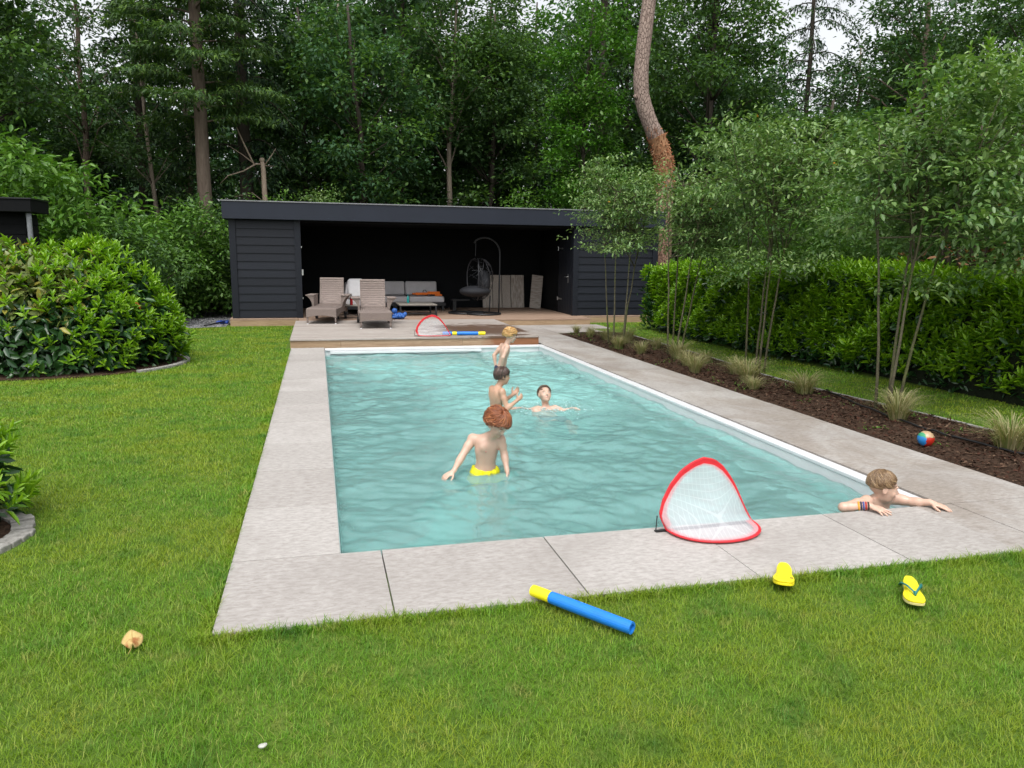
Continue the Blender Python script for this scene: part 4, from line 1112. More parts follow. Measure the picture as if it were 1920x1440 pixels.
for pr0, x, y, lab, *zs in deep:
    if pr0.name in used: o = copy_tree(pr0)
    else: o = pr0; used.add(pr0.name)
    s_ = qd.uniform(.88, 1.12); o.location = (x, y, 0); o.rotation_euler = (0, 0, qd.uniform(0, 6.28)); o.scale = (s_, s_, s_ * qd.uniform(.9, 1.05) * (zs[0] if zs else 1))
    o['label'] = lab; o['group'] = 'trees deeper in the wood'

# undergrowth and the far wood, one mass each
gf = np.random.default_rng(88)
n = 520; C = np.stack([gf.uniform(-15, 27, n), gf.uniform(19.5, 33, n), np.zeros(n)], -1); C[:, 2] = gf.uniform(.2, 1, n) * (1.2 + .09 * (C[:, 1] - 19)) + .4
bn = Bunch(); sel = gf.random(n) < .5
bn.add(sprays(C[sel], .4, 30, gf, .2, .1, .55, .6), 0); bn.add(sprays(C[~sel], .4, 30, gf, .2, .1, .55, .6), 1)
tag(link('undergrowth', bn.mesh('undergrowth'), [DARK, MID]), 'dark leafy undergrowth between the forest trunks', 'undergrowth', kind='stuff')
n = 5400; x = gf.uniform(-24, 42, n); y = 38 + gf.uniform(0, 6, n); topz = 14.5 + 1.4 * np.sin(x * .5) + .9 * np.sin(x * 1.3 + 1) - 6.5 * np.exp(-((x + 8.7) / 4.2) ** 2) - 7 * np.exp(-((x - 31) / 3.0) ** 2)
z = gf.uniform(0, 1, n) ** 1.1 * topz; C = np.stack([x, y, z], -1)
bn = Bunch(); bn.add(sprays(C, .75, 26, gf, .42, .22, .5, .8)); tag(link('far_wood', bn.mesh('far_wood'), DARKB), 'dark mass of far trees closing the view behind the wood', 'wood', kind='stuff')
# ------------------------------------------------------------------ furniture and toys
M['rattan'] = m_weave('rattan', (.36, .285, .25), (.48, .39, .345), 55)
M['cushion'] = m_simple('grey_cushion', (.50, .48, .49), .85, .08, 6, .25, 180)
M['cushion_light'] = m_simple('pale_cushion', (.66, .65, .66), .85, .08, 6, .2, 180)
M['tabletop'] = m_simple('grey_tabletop', (.24, .22, .19), .6, .12, 12)
M['red_fabric'] = m_simple('red_fabric', (.62, .018, .028), .55, .12, 14, .2, 120)
M['foam_blue'] = m_simple('blue_foam', (.010, .19, .66), .5, .08, 20, .12, 150)
M['foam_yellow'] = m_simple('yellow_foam', (.82, .72, .01), .5, .06, 20, .12, 150)

def lounger(label, loc, rz):
    t = thing('sun_lounger', label, 'sun lounger', loc, rz, 'rattan sun loungers on the deck')
    # local: x across, y towards the head, front edge at y=0, z=0 deck
    w2 = .335
    mb = MB()
    def seatf(u, v):
        x = -w2 + 2 * w2 * u; y = 1.58 * v
        z = .345 - .02 * math.sin(math.pi * v) + (0 if int(u * 56) % 4 < 3 and v > .05 else -.03)
        if v < .06: z -= .02 * (1 - v / .06)
        return (x, y, z)
    mb.grid(56, 24, seatf)
    mb.build('seat', M['rattan'], t, smooth=False, solid=.025)
    mb = MB()
    def backf(u, v):
        x = -w2 * .86 + 2 * w2 * .86 * u * 1.0; s = v * .66
        bow = .03 * math.sin(math.pi * v) - .035 * v * v
        return (x, 1.60 + .36 * s + bow + .012 * (1 - (2*u-1)**2), .36 + .93 * s - .012 * (int(v * 72) % 6 == 0) - bow * .3)
    mb.grid(18, 72, backf)
    mb.build('backrest', M['rattan'], t, solid=.03)
    mb = MB()                                    # front apron with arched lower edge, side aprons
    N_ = 20
    for i in range(N_):
        u0, u1 = i / N_, (i + 1) / N_
        lo = lambda u: .145 + .05 * math.sin(math.pi * u)
        xa, xb = -w2 + 2*w2*u0, -w2 + 2*w2*u1
        mb.add([(xa, -.012, lo(u0)), (xb, -.012, lo(u1)), (xb, -.012, .338), (xa, -.012, .338), (xa, .012, lo(u0)), (xb, .012, lo(u1)), (xb, .012, .338), (xa, .012, .338)],
               [(0, 1, 2, 3), (7, 6, 5, 4), (0, 4, 5, 1), (3, 2, 6, 7)])
        for sx in (-w2, w2):
            ya, yb = .014 + 1.9 * u0, .014 + 1.9 * u1
            l2 = lambda u: .15 + .06 * math.sin(math.pi * u)
            mb.add([(sx - .012, ya, l2(u0)), (sx - .012, yb, l2(u1)), (sx - .012, yb, .338), (sx - .012, ya, .338), (sx + .012, ya, l2(u0)), (sx + .012, yb, l2(u1)), (sx + .012, yb, .338), (sx + .012, ya, .338)],
                   [(3, 2, 1, 0), (4, 5, 6, 7), (1, 5, 4, 0), (7, 6, 2, 3)])
    mb.build('apron', M['rattan'], t)
    for sx in (-1, 1):                           # flared woven arms
        mb = MB()
        def armf(u, v):
            y = .95 + .62 * u; z = .33 + .25 * v
            return (sx * (w2 + .012 + .11 * v ** 1.8), y + .03 * v, z + .0 * u)
        cs = [(w2 - .02, .33), (w2 + .012, .33), (w2 + .03, .42), (w2 + .075, .51), (w2 + .15, .585), (w2 - .02, .585)]
        vs = [(sx * a, yy, b) for yy in (.95, 1.58) for a, b in cs]; fs = [tuple(range(6)), tuple(range(11, 5, -1))] + [(i, 6 + i, 6 + (i + 1) % 6, (i + 1) % 6) for i in range(6)]
        mb.add(vs, fs)
        ar = mb.build('armrest', M['rattan'], t, bevel=.006)
        q = MB(); q.box((sx * (w2 + .07) - .1, .93, .587), (sx * (w2 + .07) + .1, 1.62, .606)); q.build('arm_top', M['rattan'], ar, bevel=.008)
        mb = MB(); mb.tube([(sx * (w2 - .025), .02, .16), (sx * (w2 - .022), .015, .018)], .02, 8); lg = mb.build('leg', M['rattan'], t, smooth=True)
        q = MB(); q.tube([(sx * (w2 - .022), .015, .02), (sx * (w2 - .022), .015, .0)], .022, 10); q.build('foot', M['white'], lg)
        mb = MB(); mb.box((sx * (w2 - .01) - .02, 1.5, .06), (sx * (w2 - .01) + .02, 1.56, .2)); lg = mb.build('leg', M['plastic_dark'], t)
        q = MB(); q.tube([(sx * (w2 + .015) - .025, 1.53, .07), (sx * (w2 + .015) + .025, 1.53, .07)], .07, 16); q.build('wheel', M['plastic_dark'], lg, smooth=False)
    return t
lounger('brown rattan sun lounger farther back on the deck by the left black post', (-.03, 13.37, FL), R(-9))
lounger('brown rattan sun lounger nearer the pool with the grey coffee table behind it', (1.09, 12.1, FL), R(-2))

def low_table(name, label, loc, sx, sy, h, rz=0, slats=6):
    t = thing(name, label, 'table', loc, rz)
    mb = MB()
    for i in range(slats):
        a = -sy / 2 + sy * i / slats; mb.box((-sx / 2, a + .004, h - .025), (sx / 2, a + sy / slats - .004, h))
    mb.build('table_top', M['tabletop'], t, bevel=.003)
    mb = MB(); z = h - .045
    for (lo, hi) in (((-sx/2+.01, -sy/2+.01), (sx/2-.01, -sy/2+.04)), ((-sx/2+.01, sy/2-.04), (sx/2-.01, sy/2-.01)), ((-sx/2+.01, -sy/2+.042), (-sx/2+.04, sy/2-.042)), ((sx/2-.04, -sy/2+.042), (sx/2-.01, sy/2-.042))):
        mb.box((*lo, z), (*hi, h - .027))
    mb.box((-sx/2+.03, -sy/2+.02, .06), (sx/2-.03, -sy/2+.035, .08)); mb.box((-sx/2+.03, sy/2-.035, .06), (sx/2-.03, sy/2-.02, .08))
    mb.build('frame', M['metal_dark'], t)
    for a in (-1, 1):
        for b in (-1, 1):
            mb = MB(); mb.box((a*(sx/2-.03)-.02, b*(sy/2-.03)-.02, 0), (a*(sx/2-.03)+.02, b*(sy/2-.03)+.02, h - .047)); mb.build('leg', M['metal_dark'], t)
    return t
low_table('coffee_table', 'low grey slatted coffee table in front of the sofa', (2.42, 15.95, FL), .98, 1.1, .30)
low_table('side_table', 'small grey side table between the two rattan loungers', (.62, 15.0, FL), .56, .46, .33)

# sofa
sofa = thing('corner_sofa', 'grey corner sofa with thick cushions against the dark back wall', 'sofa', (0, 0, 0))
def cushion(name, lo, hi, mat, rot=None, piv=None, b=.05):
    mb = MB(); mb.box(lo, hi, 0, rot, piv); o = mb.build(name, mat, sofa, bevel=b, smooth=True); o.modifiers['bevel'].segments = 4; return o
mb = MB(); mb.box((.55, 17.35, FL + .14), (3.45, 18.3, FL + .22)); mb.box((.55, 16.0, FL + .14), (1.35, 17.345, FL + .22))
for x, y in ((.62, 16.05), (1.3, 16.05), (.62, 18.25), (3.38, 17.42), (3.38, 18.25), (2.0, 17.42)): mb.box((x - .03, y - .03, FL), (x + .03, y + .03, FL + .139))
mb.build('frame', M['metal_dark'], sofa)
for a, b in ((.58, 1.36), (1.38, 2.40), (2.42, 3.42)): cushion('seat_cushion', (a, 17.38, FL + .222), (b, 18.1, FL + .40), M['cushion'])
cushion('seat_cushion', (.58, 16.03, FL + .222), (1.33, 17.36, FL + .40), M['cushion'])
rx = Matrix.Rotation(R(-10), 3, 'X')
for a, b in ((.72, 1.42), (1.44, 2.36), (2.38, 3.30)): cushion('back_cushion', (a, 18.05, FL + .402), (b, 18.24, FL + .80), M['cushion'], rx)
cushion('back_cushion', (.6, 16.1, FL + .402), (.80, 17.3, FL + .80), M['cushion'], Matrix.Rotation(R(10), 3, 'Y'))
mb = MB(); mb.box((.66, 16.0, FL + .405), (1.08, 16.28, FL + .93), 0, Matrix.Rotation(R(-14), 3, 'X'))
o = tag(mb.build('cushion', M['cushion_light'], None, bevel=.09, smooth=True), 'pale grey scatter cushion leaning on the sofa corner behind the left lounger', 'cushion'); o.modifiers['bevel'].segments = 5
mb = MB(); mb.box((3.6, 17.1, FL + .29), (4.1, 17.6, FL + .33)); mb.box((3.62, 17.12, FL), (3.72, 17.58, FL + .288))
tag(mb.build('dark_stool', M['metal_dark'], None, bevel=.006), 'small black side stool at the right end of the sofa', 'stool')

# bottles
def bottle(label, loc, s, body, cap):
    t = thing('drink_bottle', label, 'bottle', loc)
    mb = MB(); mb.lathe([(0.001, 0), (.034, .0), (.036, .01), (.036, .15), (.030, .175), (.018, .195), (.016, .205)], 18); ob = mb.build('body', body, t, smooth=True); ob.scale = (s,) * 3
    mb = MB(); mb.lathe([(.019, .206), (.019, .235), (.012, .242), (.012, .262), (.001, .264)], 16); oc = mb.build('cap', cap, t, smooth=True); oc.scale = (s,) * 3
    return t
bottle('red metal drink bottle standing on the small side table', (.70, 14.9, FL + .332), .98, m_simple('red_enamel', (.42, .01, .015), .25, .05), M['metal_dark'])
bottle('teal drink bottle standing on the low coffee table', (2.23, 16.1, FL + .302), .92, m_simple('teal_plastic', (.02, .30, .29), .3, .08), m_simple('dark_teal', (.01, .12, .13), .4))
# pink and black bag on the sofa corner
bgt = thing('swim_bag', 'pink and black swim bag on the sofa behind the right lounger', 'bag', (1.02, 16.5, FL + .405))
mb = MB(); mb.ball((0, 0, .10), (.16, .11, .10), 16, 10); mb.build('pouch', m_simple('black_cloth', (.012, .012, .014), .8), bgt, smooth=True)
mb = MB(); mb.ball((.0, -.02, .22), (.13, .09, .075), 16, 10); mb.ball((-.06, -.03, .25), (.07, .06, .05), 12, 8); mb.build('flap', m_simple('pink_cloth', (.62, .05, .13), .7, .3, 18), bgt, smooth=True)
# toy water blasters on the sofa
gun = thing('water_blaster', 'orange toy water blaster lying on the right sofa seat', 'toy', (2.98, 17.6, FL + .405), R(4))
mo = m_simple('orange_plastic', (.78, .16, .008), .35, .1)
mb = MB(); mb.box((-.36, -.04, .03), (-.02, .04, .10)); mb.tube([(-.46, 0, .065), (-.36, 0, .065)], .025, 10); mb.box((.06, -.04, .045), (.34, .04, .125)); mb.box((.20, -.045, .0), (.40, .045, .05)); mb.box((-.02, -.04, .05), (.06, .04, .13)); mb.build('body', mo, gun, bevel=.01)
mb = MB(); mb.box((.04, -.035, .0), (.19, .035, .044)); mb.box((-.18, -.046, .02), (-.08, .046, .034)); mb.build('grip', M['plastic_dark'], gun, bevel=.006)
mb = MB(); mb.tube([(-.15, 0, .1), (-.14, 0, .16), (-.08, 0, .17), (-.05, 0, .12)], .012, 8); mb.build('strap', M['plastic_dark'], gun, smooth=True)
# blue bag on the deck
bag = thing('blue_bag', 'crumpled blue plastic bag on the floor beside the right lounger', 'bag', (1.84, 14.55, FL))
mb = MB(); rb = random.Random(4)
for k in range(16): mb.ball((rb.uniform(-.15, .15), rb.uniform(-.08, .08), rb.uniform(.04, .11)), (rb.uniform(.05, .12), rb.uniform(.05, .10), rb.uniform(.03, .07)), 12, 8, 0, Matrix.Rotation(rb.uniform(-.6, .6), 3, 'Y'))
mb.ball((-.12, .0, .2), (.07, .05, .07), 10, 8)
tag(mb.build('sack', m_simple('blue_film', (.02, .10, .36), .5, .35, 22, .8, 30), bag, smooth=True))
# blue hose coil / scoop by the gravel
sc_ = thing('blue_scoop', 'long blue handled scoop lying on the gravel beside the hall', 'tool', (-2.42, 15.1, .0))
mb = MB(); mb.tube([(-.3, -.22, .02), (.1, .5, .05)], .02, 8); mb.build('handle', M['plastic_dark'], sc_, smooth=True)
mb = MB(); mb.box((-.12, .45, .0), (.16, .75, .06)); mb.build('blade', m_simple('blue_plastic', (.01, .05, .32), .4), sc_, bevel=.02)

# hanging egg chair
egg = thing('hanging_chair', 'black woven hanging egg chair on a curved stand inside the hall', 'hanging chair', (4.2, 15.9, FL), 0)
mb = MB()
ring = [(.02 + .46 * math.cos(a), -.1 + .46 * math.sin(a), .03) for a in np.linspace(0, 2 * math.pi, 41)]
mb.tube(ring, .026, 8, cap=False)
ring2 = [(-.36 + .5 * math.cos(a), .25 + .42 * math.sin(a), .03) for a in np.linspace(0, 2 * math.pi, 41)]
mb.tube(ring2, .024, 8, cap=False)
mb.build('base', M['metal_dark'], egg, smooth=True)
mb = MB()
post = [(.46, -.02, .03), (.48, 0, .6), (.49, 0, 1.4)] + [(.07 + .42 * math.cos(a), 0, 1.62 + .42 * math.sin(a)) for a in np.linspace(R(0), R(125), 14)] + [(-.22, 0, 1.9)]
mb.tube(post, .022, 8); mb.tube([(.2, 0, .03), (.24, .05, .5)], .018, 8)
mb.build('stand', M['metal_dark'], egg, smooth=True)
mb = MB(); mb.tube([(-.17, 0, 2.0), (-.18, 0, 1.55)], .008, 6); mb.build('chain', M['metal_dark'], egg)
mb = MB(); re_ = random.Random(9)
def eggp(th, ph):   # shell opening towards -x and the camera side
    r = .43 * (math.sin(ph) ** .75); z = 1.0 - .62 * math.cos(ph) * (1 if ph < 1.57 else .8)
    return (-.12 + r * math.cos(th), .05 + r * math.sin(th) * .9, z)
for k in range(150):
    th, ph = re_.uniform(R(-95), R(120)), re_.uniform(.25, 2.75)
    dth, dph = re_.uniform(-.5, .5), re_.uniform(-.55, .55)
    mb.tube([eggp(th + dth * q, min(2.95, max(.2, ph + dph * q))) for q in (0, .33, .66, 1)], .007, 4)
for th in (R(-95), R(120)): mb.tube([eggp(th, p) for p in np.linspace(.12, 3.0, 18)], .016, 6)
mb.build('basket', m_simple('black_rattan', (.02, .021, .025), .45, .2), egg)
mb = MB(); mb.ball((-.2, -.02, .62), (.42, .38, .15), 20, 10); mb.ball((.08, .12, .85), (.17, .3, .34), 16, 10); mb.build('cushion', m_simple('dark_seat_pad', (.012, .013, .017), .8), egg, smooth=True)

# patterned panels leaning on the back wall
def m_pattern(name, kind):
    t = NT(name); v = t.coord('Object')
    sep = t.n('ShaderNodeSeparateXYZ'); t.l(v, sep.inputs[0])
    if kind == 'zig':
        tri = t.math('PINGPONG', t.math('MULTIPLY', sep.outputs[2], 1.0), .03)
        ph = t.math('FRACT', t.math('MULTIPLY', t.math('ADD', sep.outputs[0], t.math('MULTIPLY', tri, .45)), 30))
        f = t.math('GREATER_THAN', ph, .5); c = t.mix(f, (.15, .12, .10), (.62, .56, .50))
    else:
        nz = t.noise(5, 4, .6, t.coord('Object', (6, 1, 1)) if kind == 'v' else t.coord('Object', (1, 1, 8)))
        c = t.ramp(nz.outputs[0], [(.35, (.26, .22, .19)), (.65, (.50, .45, .40))])
    return t.done(t.bsdf(c, .85))
pz, pv, ph_ = m_pattern('zigzag_cloth', 'zig'), m_pattern('plain_cloth', 'v'), m_pattern('striped_cloth', 'h')
for x0, x1, y0, h_, mt, lab, tz in ((4.72, 5.02, 18.2, .98, pv, 'plain grey brown board behind the egg chair stand', 0), (5.03, 5.30, 18.18, .99, pz, 'zigzag patterned board left of the other zigzag one', 0), (5.32, 5.58, 18.19, .985, pz, 'zigzag patterned board beside the plain board', 0),
                             (5.60, 6.0, 18.18, .99, pv, 'plain taupe board right of the zigzag boards', 0), (6.08, 6.42, 17.85, 1.0, ph_, 'striped board leaning sideways in the corner by the door', 6)):
    mb = MB(); rot = Matrix.Rotation(R(-7), 3, 'X') @ Matrix.Rotation(R(tz), 3, 'Y')
    mb.box((-(x1 - x0) / 2, -.02, .003), ((x1 - x0) / 2, .02, h_), 0, rot, (0, 0, .003))
    tag(mb.build('leaning_board', mt, None, bevel=.006, loc=((x0 + x1) / 2, y0, FL + .012)), lab, 'board', 'patterned boards leaning on the back wall')

# ------------------------------------------------------------------ pop-up goals
M['net'] = m_net('white_net', .0037)
M['net_far'] = m_net('white_net_fine', .006, .14)
def goal(label, loc, rz, w_, h_, dpt, netm, band=.042):
    t = thing('pop_up_goal', label, 'goal', loc, rz, 'red pop-up goals')
    # local: mouth in the plane y=0, the ground loop bulges towards -y
    prof_ = np.array([(-76, 4), (-88, 32), (-82, 60), (-68, 90), (-48, 115), (-26, 130), (-6, 137), (15, 132), (32, 118), (46, 99), (58, 78), (69, 53), (80, 27), (92, 4)], float)
    cum = np.concatenate([[0], np.cumsum(np.hypot(*np.diff(prof_, axis=0).T))]); cum /= cum[-1]
    def arch(u):
        x_ = np.interp(u, cum, prof_[:, 0]); z_ = np.interp(u, cum, prof_[:, 1])
        return Vector((x_ / 178 * w_, .10 * dpt * math.sin(math.pi * u), z_ / 137 * h_ + .012))
    def loop(u):
        a = math.pi * u
        return Vector((w_ * (8 - 84 * math.cos(a)) / 178, -dpt * math.sin(a) ** .8, .022 - .006 * math.sin(a)))
    N_ = 40
    def bandmesh(f, inward, name, taper=None):
        mb = MB(); vs = []
        for i in range(N_ + 1):
            p = f(i / N_); q = inward(i / N_)
            d_ = (q - p).normalized()
            n_ = d_.cross(Vector((f(min(1, i / N_ + .01)) - f(max(0, i / N_ - .01))))).normalized()
            a_, b_ = p, p + d_ * band * (taper(i / N_) if taper else 1)
            vs += [a_ + n_ * .006, b_ + n_ * .003, b_ - n_ * .003, a_ - n_ * .006]
        fs = []
        for i in range(N_):
            for k in range(4): fs.append((i*4 + k, i*4 + (k+1) % 4, (i+1)*4 + (k+1) % 4, (i+1)*4 + k))
        mb.add(vs, fs); mb.tube([f(i / N_) for i in range(N_ + 1)], .008, 6)
        return mb.build(name, M['red_fabric'], t, smooth=False)
    cen = Vector((0, 0, h_ * .35)); cen2 = Vector((0, -.05, .02))
    bandmesh(arch, lambda u: cen + Vector((arch(u).x * .2, 0, 0)), 'arch_band', lambda u: 1 if u < .6 else max(.22, 1 - 3.2 * (u - .6))); bandmesh(loop, lambda u: cen2, 'ground_band')
    NV = 16
    mb = MB()
    def netf(u, v):
        a, b = arch(u), loop(u); p = a.lerp(b, v); s = math.sin(math.pi * u)
        return p + Vector((0, .06 * math.sin(math.pi * v) * s, -.05 * math.sin(math.pi * v) * s))
    mb.grid(N_, NV, netf)
    o = mb.build('net', netm, t, smooth=True)
    uv = o.data.uv_layers.new(name='UVMap')
    co = np.zeros(len(o.data.vertices) * 3, dtype=np.float32); o.data.vertices.foreach_get('co', co); co = co.reshape(-1, 3)
    li = np.zeros(len(o.data.loops), dtype=np.int32); o.data.loops.foreach_get('vertex_index', li)
    uvv = np.stack([co[:, 0], co[:, 2] - co[:, 1] * .8], -1)[li]
    uv.data.foreach_set('uv', uvv.astype(np.float32).ravel())
    mb = MB(); mb.box((-w_ / 2 - .02, .004, .004), (w_ / 2 + .0, .03, .012)); mb.build('ground_strap', M['plastic_dark'], t)
    mb = MB(); mb.tube([(-w_/2 - .02, .01, .02), (-w_/2 - .012, .015, .11)], .004, 5); mb.build('cord', M['plastic_dark'], t)
    return t
goal('red rimmed pop-up goal standing on the near paving at the water edge', (2.30, -.085, .0), R(3), .66, .45, .285, M['net'])
goal('small red rimmed pop-up goal standing on the wooden deck', (2.07, 10.45, FL), R(0), .68, .40, .13, M['net_far'], .032)

# ------------------------------------------------------------------ pool noodles / foam squirters
def noodle(label, a, b, r, cuts, group='blue and yellow foam tubes'):
    a, b = Vector(a), Vector(b); L = (b - a).length
    t = thing('foam_tube', label, 'foam tube', a, 0, group)
    d_ = (b - a)
    for n_, (u0, u1, mt, bend) in enumerate(cuts):
        mb = MB(); K = 10
        P_ = [d_ * (u0 + (u1 - u0) * i / K) + Vector((0, 0, bend * math.sin(math.pi * (u0 + (u1 - u0) * i / K)))) for i in range(K + 1)]
        rr = r * (1.0 if mt is M['foam_blue'] else .97)
        mb.tube(P_, [rr * .96] + [rr] * (K - 1) + [rr * .96], 20, cap=False)
        # hollow bore
        mb.tube([P_[0], P_[-1]][::-1], [rr * .62, rr * .62], 20, cap=False)
        for p_, q_ in ((P_[0], 0), (P_[-1], 1)):
            e = (P_[1] - P_[0]).normalized(); x_ = e.orthogonal().normalized(); y_ = e.cross(x_)
            vs = []
            for j in range(20):
                an = 2 * math.pi * j / 20; dd = x_ * math.cos(an) + y_ * math.sin(an); vs += [p_ + dd * rr * .96, p_ + dd * rr * .62]
            fs = [(2*j, 2*((j+1) % 20), 2*((j+1) % 20) + 1, 2*j + 1) for j in range(20)]
            mb.add(vs, fs)
        mb.build('handle' if mt is M['foam_yellow'] else 'sleeve', mt, t, smooth=False)
    return t
noodle('blue foam water squirter with yellow end lying on the grass', (.93, -.83, .045), (1.275, -1.30, .035), .031, [(.0, .195, M['foam_yellow'], 0), (.2, 1, M['foam_blue'], 0)])
noodle('blue and yellow foam tube lying on the wooden deck behind the small goal', (2.28, 10.56, FL + .04), (3.12, 10.46, FL + .04), .036, [(0, .22, M['foam_blue'], .0), (.225, .33, M['foam_yellow'], .0), (.335, .83, M['foam_blue'], 0), (.835, 1, M['foam_yellow'], 0)])

# ------------------------------------------------------------------ flip-flops, leaf, ball, stones
M['sole'] = m_simple('yellow_rubber', (.80, .68, .012), .6, .06, 30, .2, 200)
M['sole_edge'] = m_simple('pale_rubber', (.62, .55, .22), .7, .08, 30)
def flipflop(label, loc, rz, upside, tilt=0):
    t = thing('flip_flop', label, 'flip-flop', loc, rz, 'yellow flip-flops on the grass')
    out = []
    for i in range(40):       # sole outline: heel narrower, waist, broad toe
        a = 2 * math.pi * i / 40; y = .115 * math.cos(a); wv_ = .038 + .009 * math.cos(a) - .008 * math.exp(-((y + .015) / .04) ** 2)
        out.append((wv_ * (1 if math.sin(a) > 0 else -1) * abs(math.sin(a)) ** .6 + .004 * math.sin(y * 20), y))
    rx_ = Matrix.Rotation(tilt, 3, 'X')
    f = lambda v: rx_ @ Vector((v[0], v[1], v[2] + .012 * (v[1] / .115) ** 2))
    mb = MB(); mb.prism(out, .0, .010, 0, f); mb.build('sole', M['sole_edge'] if not upside else M['sole'], t, bevel=.002)
    mb = MB(); mb.prism([(x * .995, y * .995) for x, y in out], .0102, .019, 0, f); mb.build('footbed', M['sole'], t, bevel=.003)
    if not upside:
        mb = MB(); s_ = .02
        tp = (0, .055, s_)
        for sx in (-1, 1): mb.tube([f(q) for q in (tp, (sx * .006, .045, s_ + .016), (sx * .024, .005, s_ + .022), (sx * .036, -.03, s_ + .012), (sx * .038, -.045, s_ - .004))], [.004, .005, .0065, .008, .008], 8, flat=.5)
        mb.tube([f(q) for q in (tp, (0, .05, s_ + .02))], .004, 8)
        mb.build('strap', m_simple('teal_rubber', (.01, .16, .15), .45), t, smooth=True)
    else:
        mb = MB()
        for x_, y_ in ((-.0, -.062), (.024, .05), (-.024, .05)): mb.lathe([(.0001, 0), (.007, 0), (.006, .003), (.0001, .0035)], 10, f((x_, y_, .019)))
        mb.build('plug', m_simple('worn_plug', (.25, .2, .02), .7), t)
    return t
_f = flipflop('upside down yellow flip-flop half on the paving edge', (2.33, -.91, .006), R(149), True, R(4)); _f.scale = (1.42,) * 3
_f = flipflop('upright yellow flip-flop with teal strap lying on the grass', (2.86, -1.25, .012), R(148), False, R(-3)); _f.scale = (1.3,) * 3

lf = thing('fallen_leaf', 'curled yellow brown fallen leaf lying on the front lawn', 'leaf', (-.935, -.87, .022), R(12)); lf.scale = (.62, .72, .8)
mb = MB()
def leaff(u, v):
    y = -.08 + .16 * v; wv_ = .078 * math.sin(math.pi * (v * .93 + .02)) ** .7 * (1.15 - .5 * v); x = (u * 2 - 1) * wv_
    return (x, y, .024 * abs(u * 2 - 1) ** 1.5 * -1 + .03 * math.sin(v * 2.2) + .007 * math.sin(9 * v + 3 * u))
mb.grid(14, 20, leaff)
t = NT('dry_leaf'); v = t.coord('Object'); n1 = t.noise(28, 5, .65, v); n2 = t.noise(9, 3, .6, v)
c = t.ramp(n1.outputs[0], [(.3, (.42, .30, .10)), (.6, (.48, .36, .14)), (.8, (.22, .10, .03))]); c = t.mix(t.ramp(n2.outputs[0], [(.52, (0, 0, 0)), (.62, (1, 1, 1))]), c, (.30, .12, .035))
mb.build('blade', t.done(t.bsdf(c, .7)), lf, smooth=True, solid=.002)
mb = MB(); mb.tube([(0, -.09, .006), (-.01, -.13, -.004), (-.028, -.17, -.01)], [.0035, .003, .002], 6); mb.tube([leaff(.5, v / 10) for v in range(1, 10)], .0026, 6); mb.build('stalk', m_simple('leaf_stalk', (.36, .25, .07), .7), lf, smooth=True)

t = NT('ball_print'); v = t.coord('Object'); nz = t.noise(16, 3, .6, v); sp = t.n('ShaderNodeSeparateXYZ'); t.l(v, sp.inputs[0])
k1 = t.math('ADD', sp.outputs[2], t.math('MULTIPLY', nz.outputs[0], .05)); k2 = t.math('ADD', sp.outputs[0], t.math('MULTIPLY', nz.outputs[0], .05))
c = t.mix(t.math('GREATER_THAN', k1, .05), (.40, .022, .012), (.42, .29, .17)); c = t.mix(t.math('LESS_THAN', k2, -.018), c, t.mix(t.math('GREATER_THAN', k1, .05), (.02, .20, .50), (.05, .30, .14)))
c = t.mix(t.math('GREATER_THAN', nz.outputs[0], .62), c, (.10, .05, .03))
ball = thing('ball', 'small colourful printed ball on the bark mulch at the paving edge', 'ball', (5.42, 1.47, .074))
mb = MB(); mb.ball((0, 0, 0), .075, 28, 18); mb.build('shell', t.done(t.bsdf(c, .28)), ball, smooth=True)
mb = MB(); mb.tube([(-.04, .03, .05), (-.05, .03, .075), (-.04, .03, .08)], .005, 6); mb.build('valve', M['plastic_dark'], ball, smooth=True)

mb = MB(); rs_ = random.Random(2)
pts = [(6.35, 4.2, .03), (6.05, 3.1, .035), (5.9, 2.3, .04), (5.86, 1.6, .035), (5.95, 1.0, .03), (6.2, .2, .03), (6.3, -.8, .03)]
sm = []
for i in range(len(pts) - 1):
    for k in range(6): sm.append(tuple(Vector(pts[i]).lerp(Vector(pts[i + 1]), k / 6) + Vector((rs_.uniform(-.01, .01), 0, rs_.uniform(0, .012)))))
mb.tube(sm, .011, 8)
tag(mb.build('drip_hose', M['plastic_dark'], smooth=True), 'black drip irrigation hose lying along the mulched bed', 'hose')

# edging stones round the near left shrub bed
rs2 = random.Random(12)
t = thing('bed_edging', 'curved pale stone edging around the near left shrub bed', 'garden edging', (-2.45, .72, 0))
mb = MB()
for k in range(26):
    a = R(-100 + 9.2 * k); a2 = R(-100 + 9.2 * (k + 1) - 1.2)
    r0, r1 = .47, .60 + rs2.uniform(-.01, .01)
    z = .012 + rs2.uniform(-.006, .008)
    mb.prism([(r0 * math.cos(a), r0 * math.sin(a)), (r1 * math.cos(a), r1 * math.sin(a)), (r1 * math.cos(a2), r1 * math.sin(a2)), (r0 * math.cos(a2), r0 * math.sin(a2))], -.05, z)
mb.build('stone_ring', M['stone'], t, bevel=.008)
mb = MB(); mb.prism([(.47 * math.cos(R(10 * k)), .47 * math.sin(R(10 * k))) for k in range(36)], -.04, -.004); mb.build('soil', M['mulch'], t)
t = thing('bed_edging', 'low grey edging strip at the foot of the big left laurel', 'garden edging', (-4.05, 8.75, 0))
mb = MB()
for k in range(44):
    if not 17 <= k <= 36: continue
    a = R(-110 + 4 * k); a2 = R(-110 + 4 * (k + 1) - .4)
    f1 = lambda q, an: (q * 1.82 * math.cos(an), q * 1.62 * math.sin(an))
    mb.prism([f1(1.0, a), f1(1.05, a), f1(1.05, a2), f1(1.0, a2)], -.05, .02)
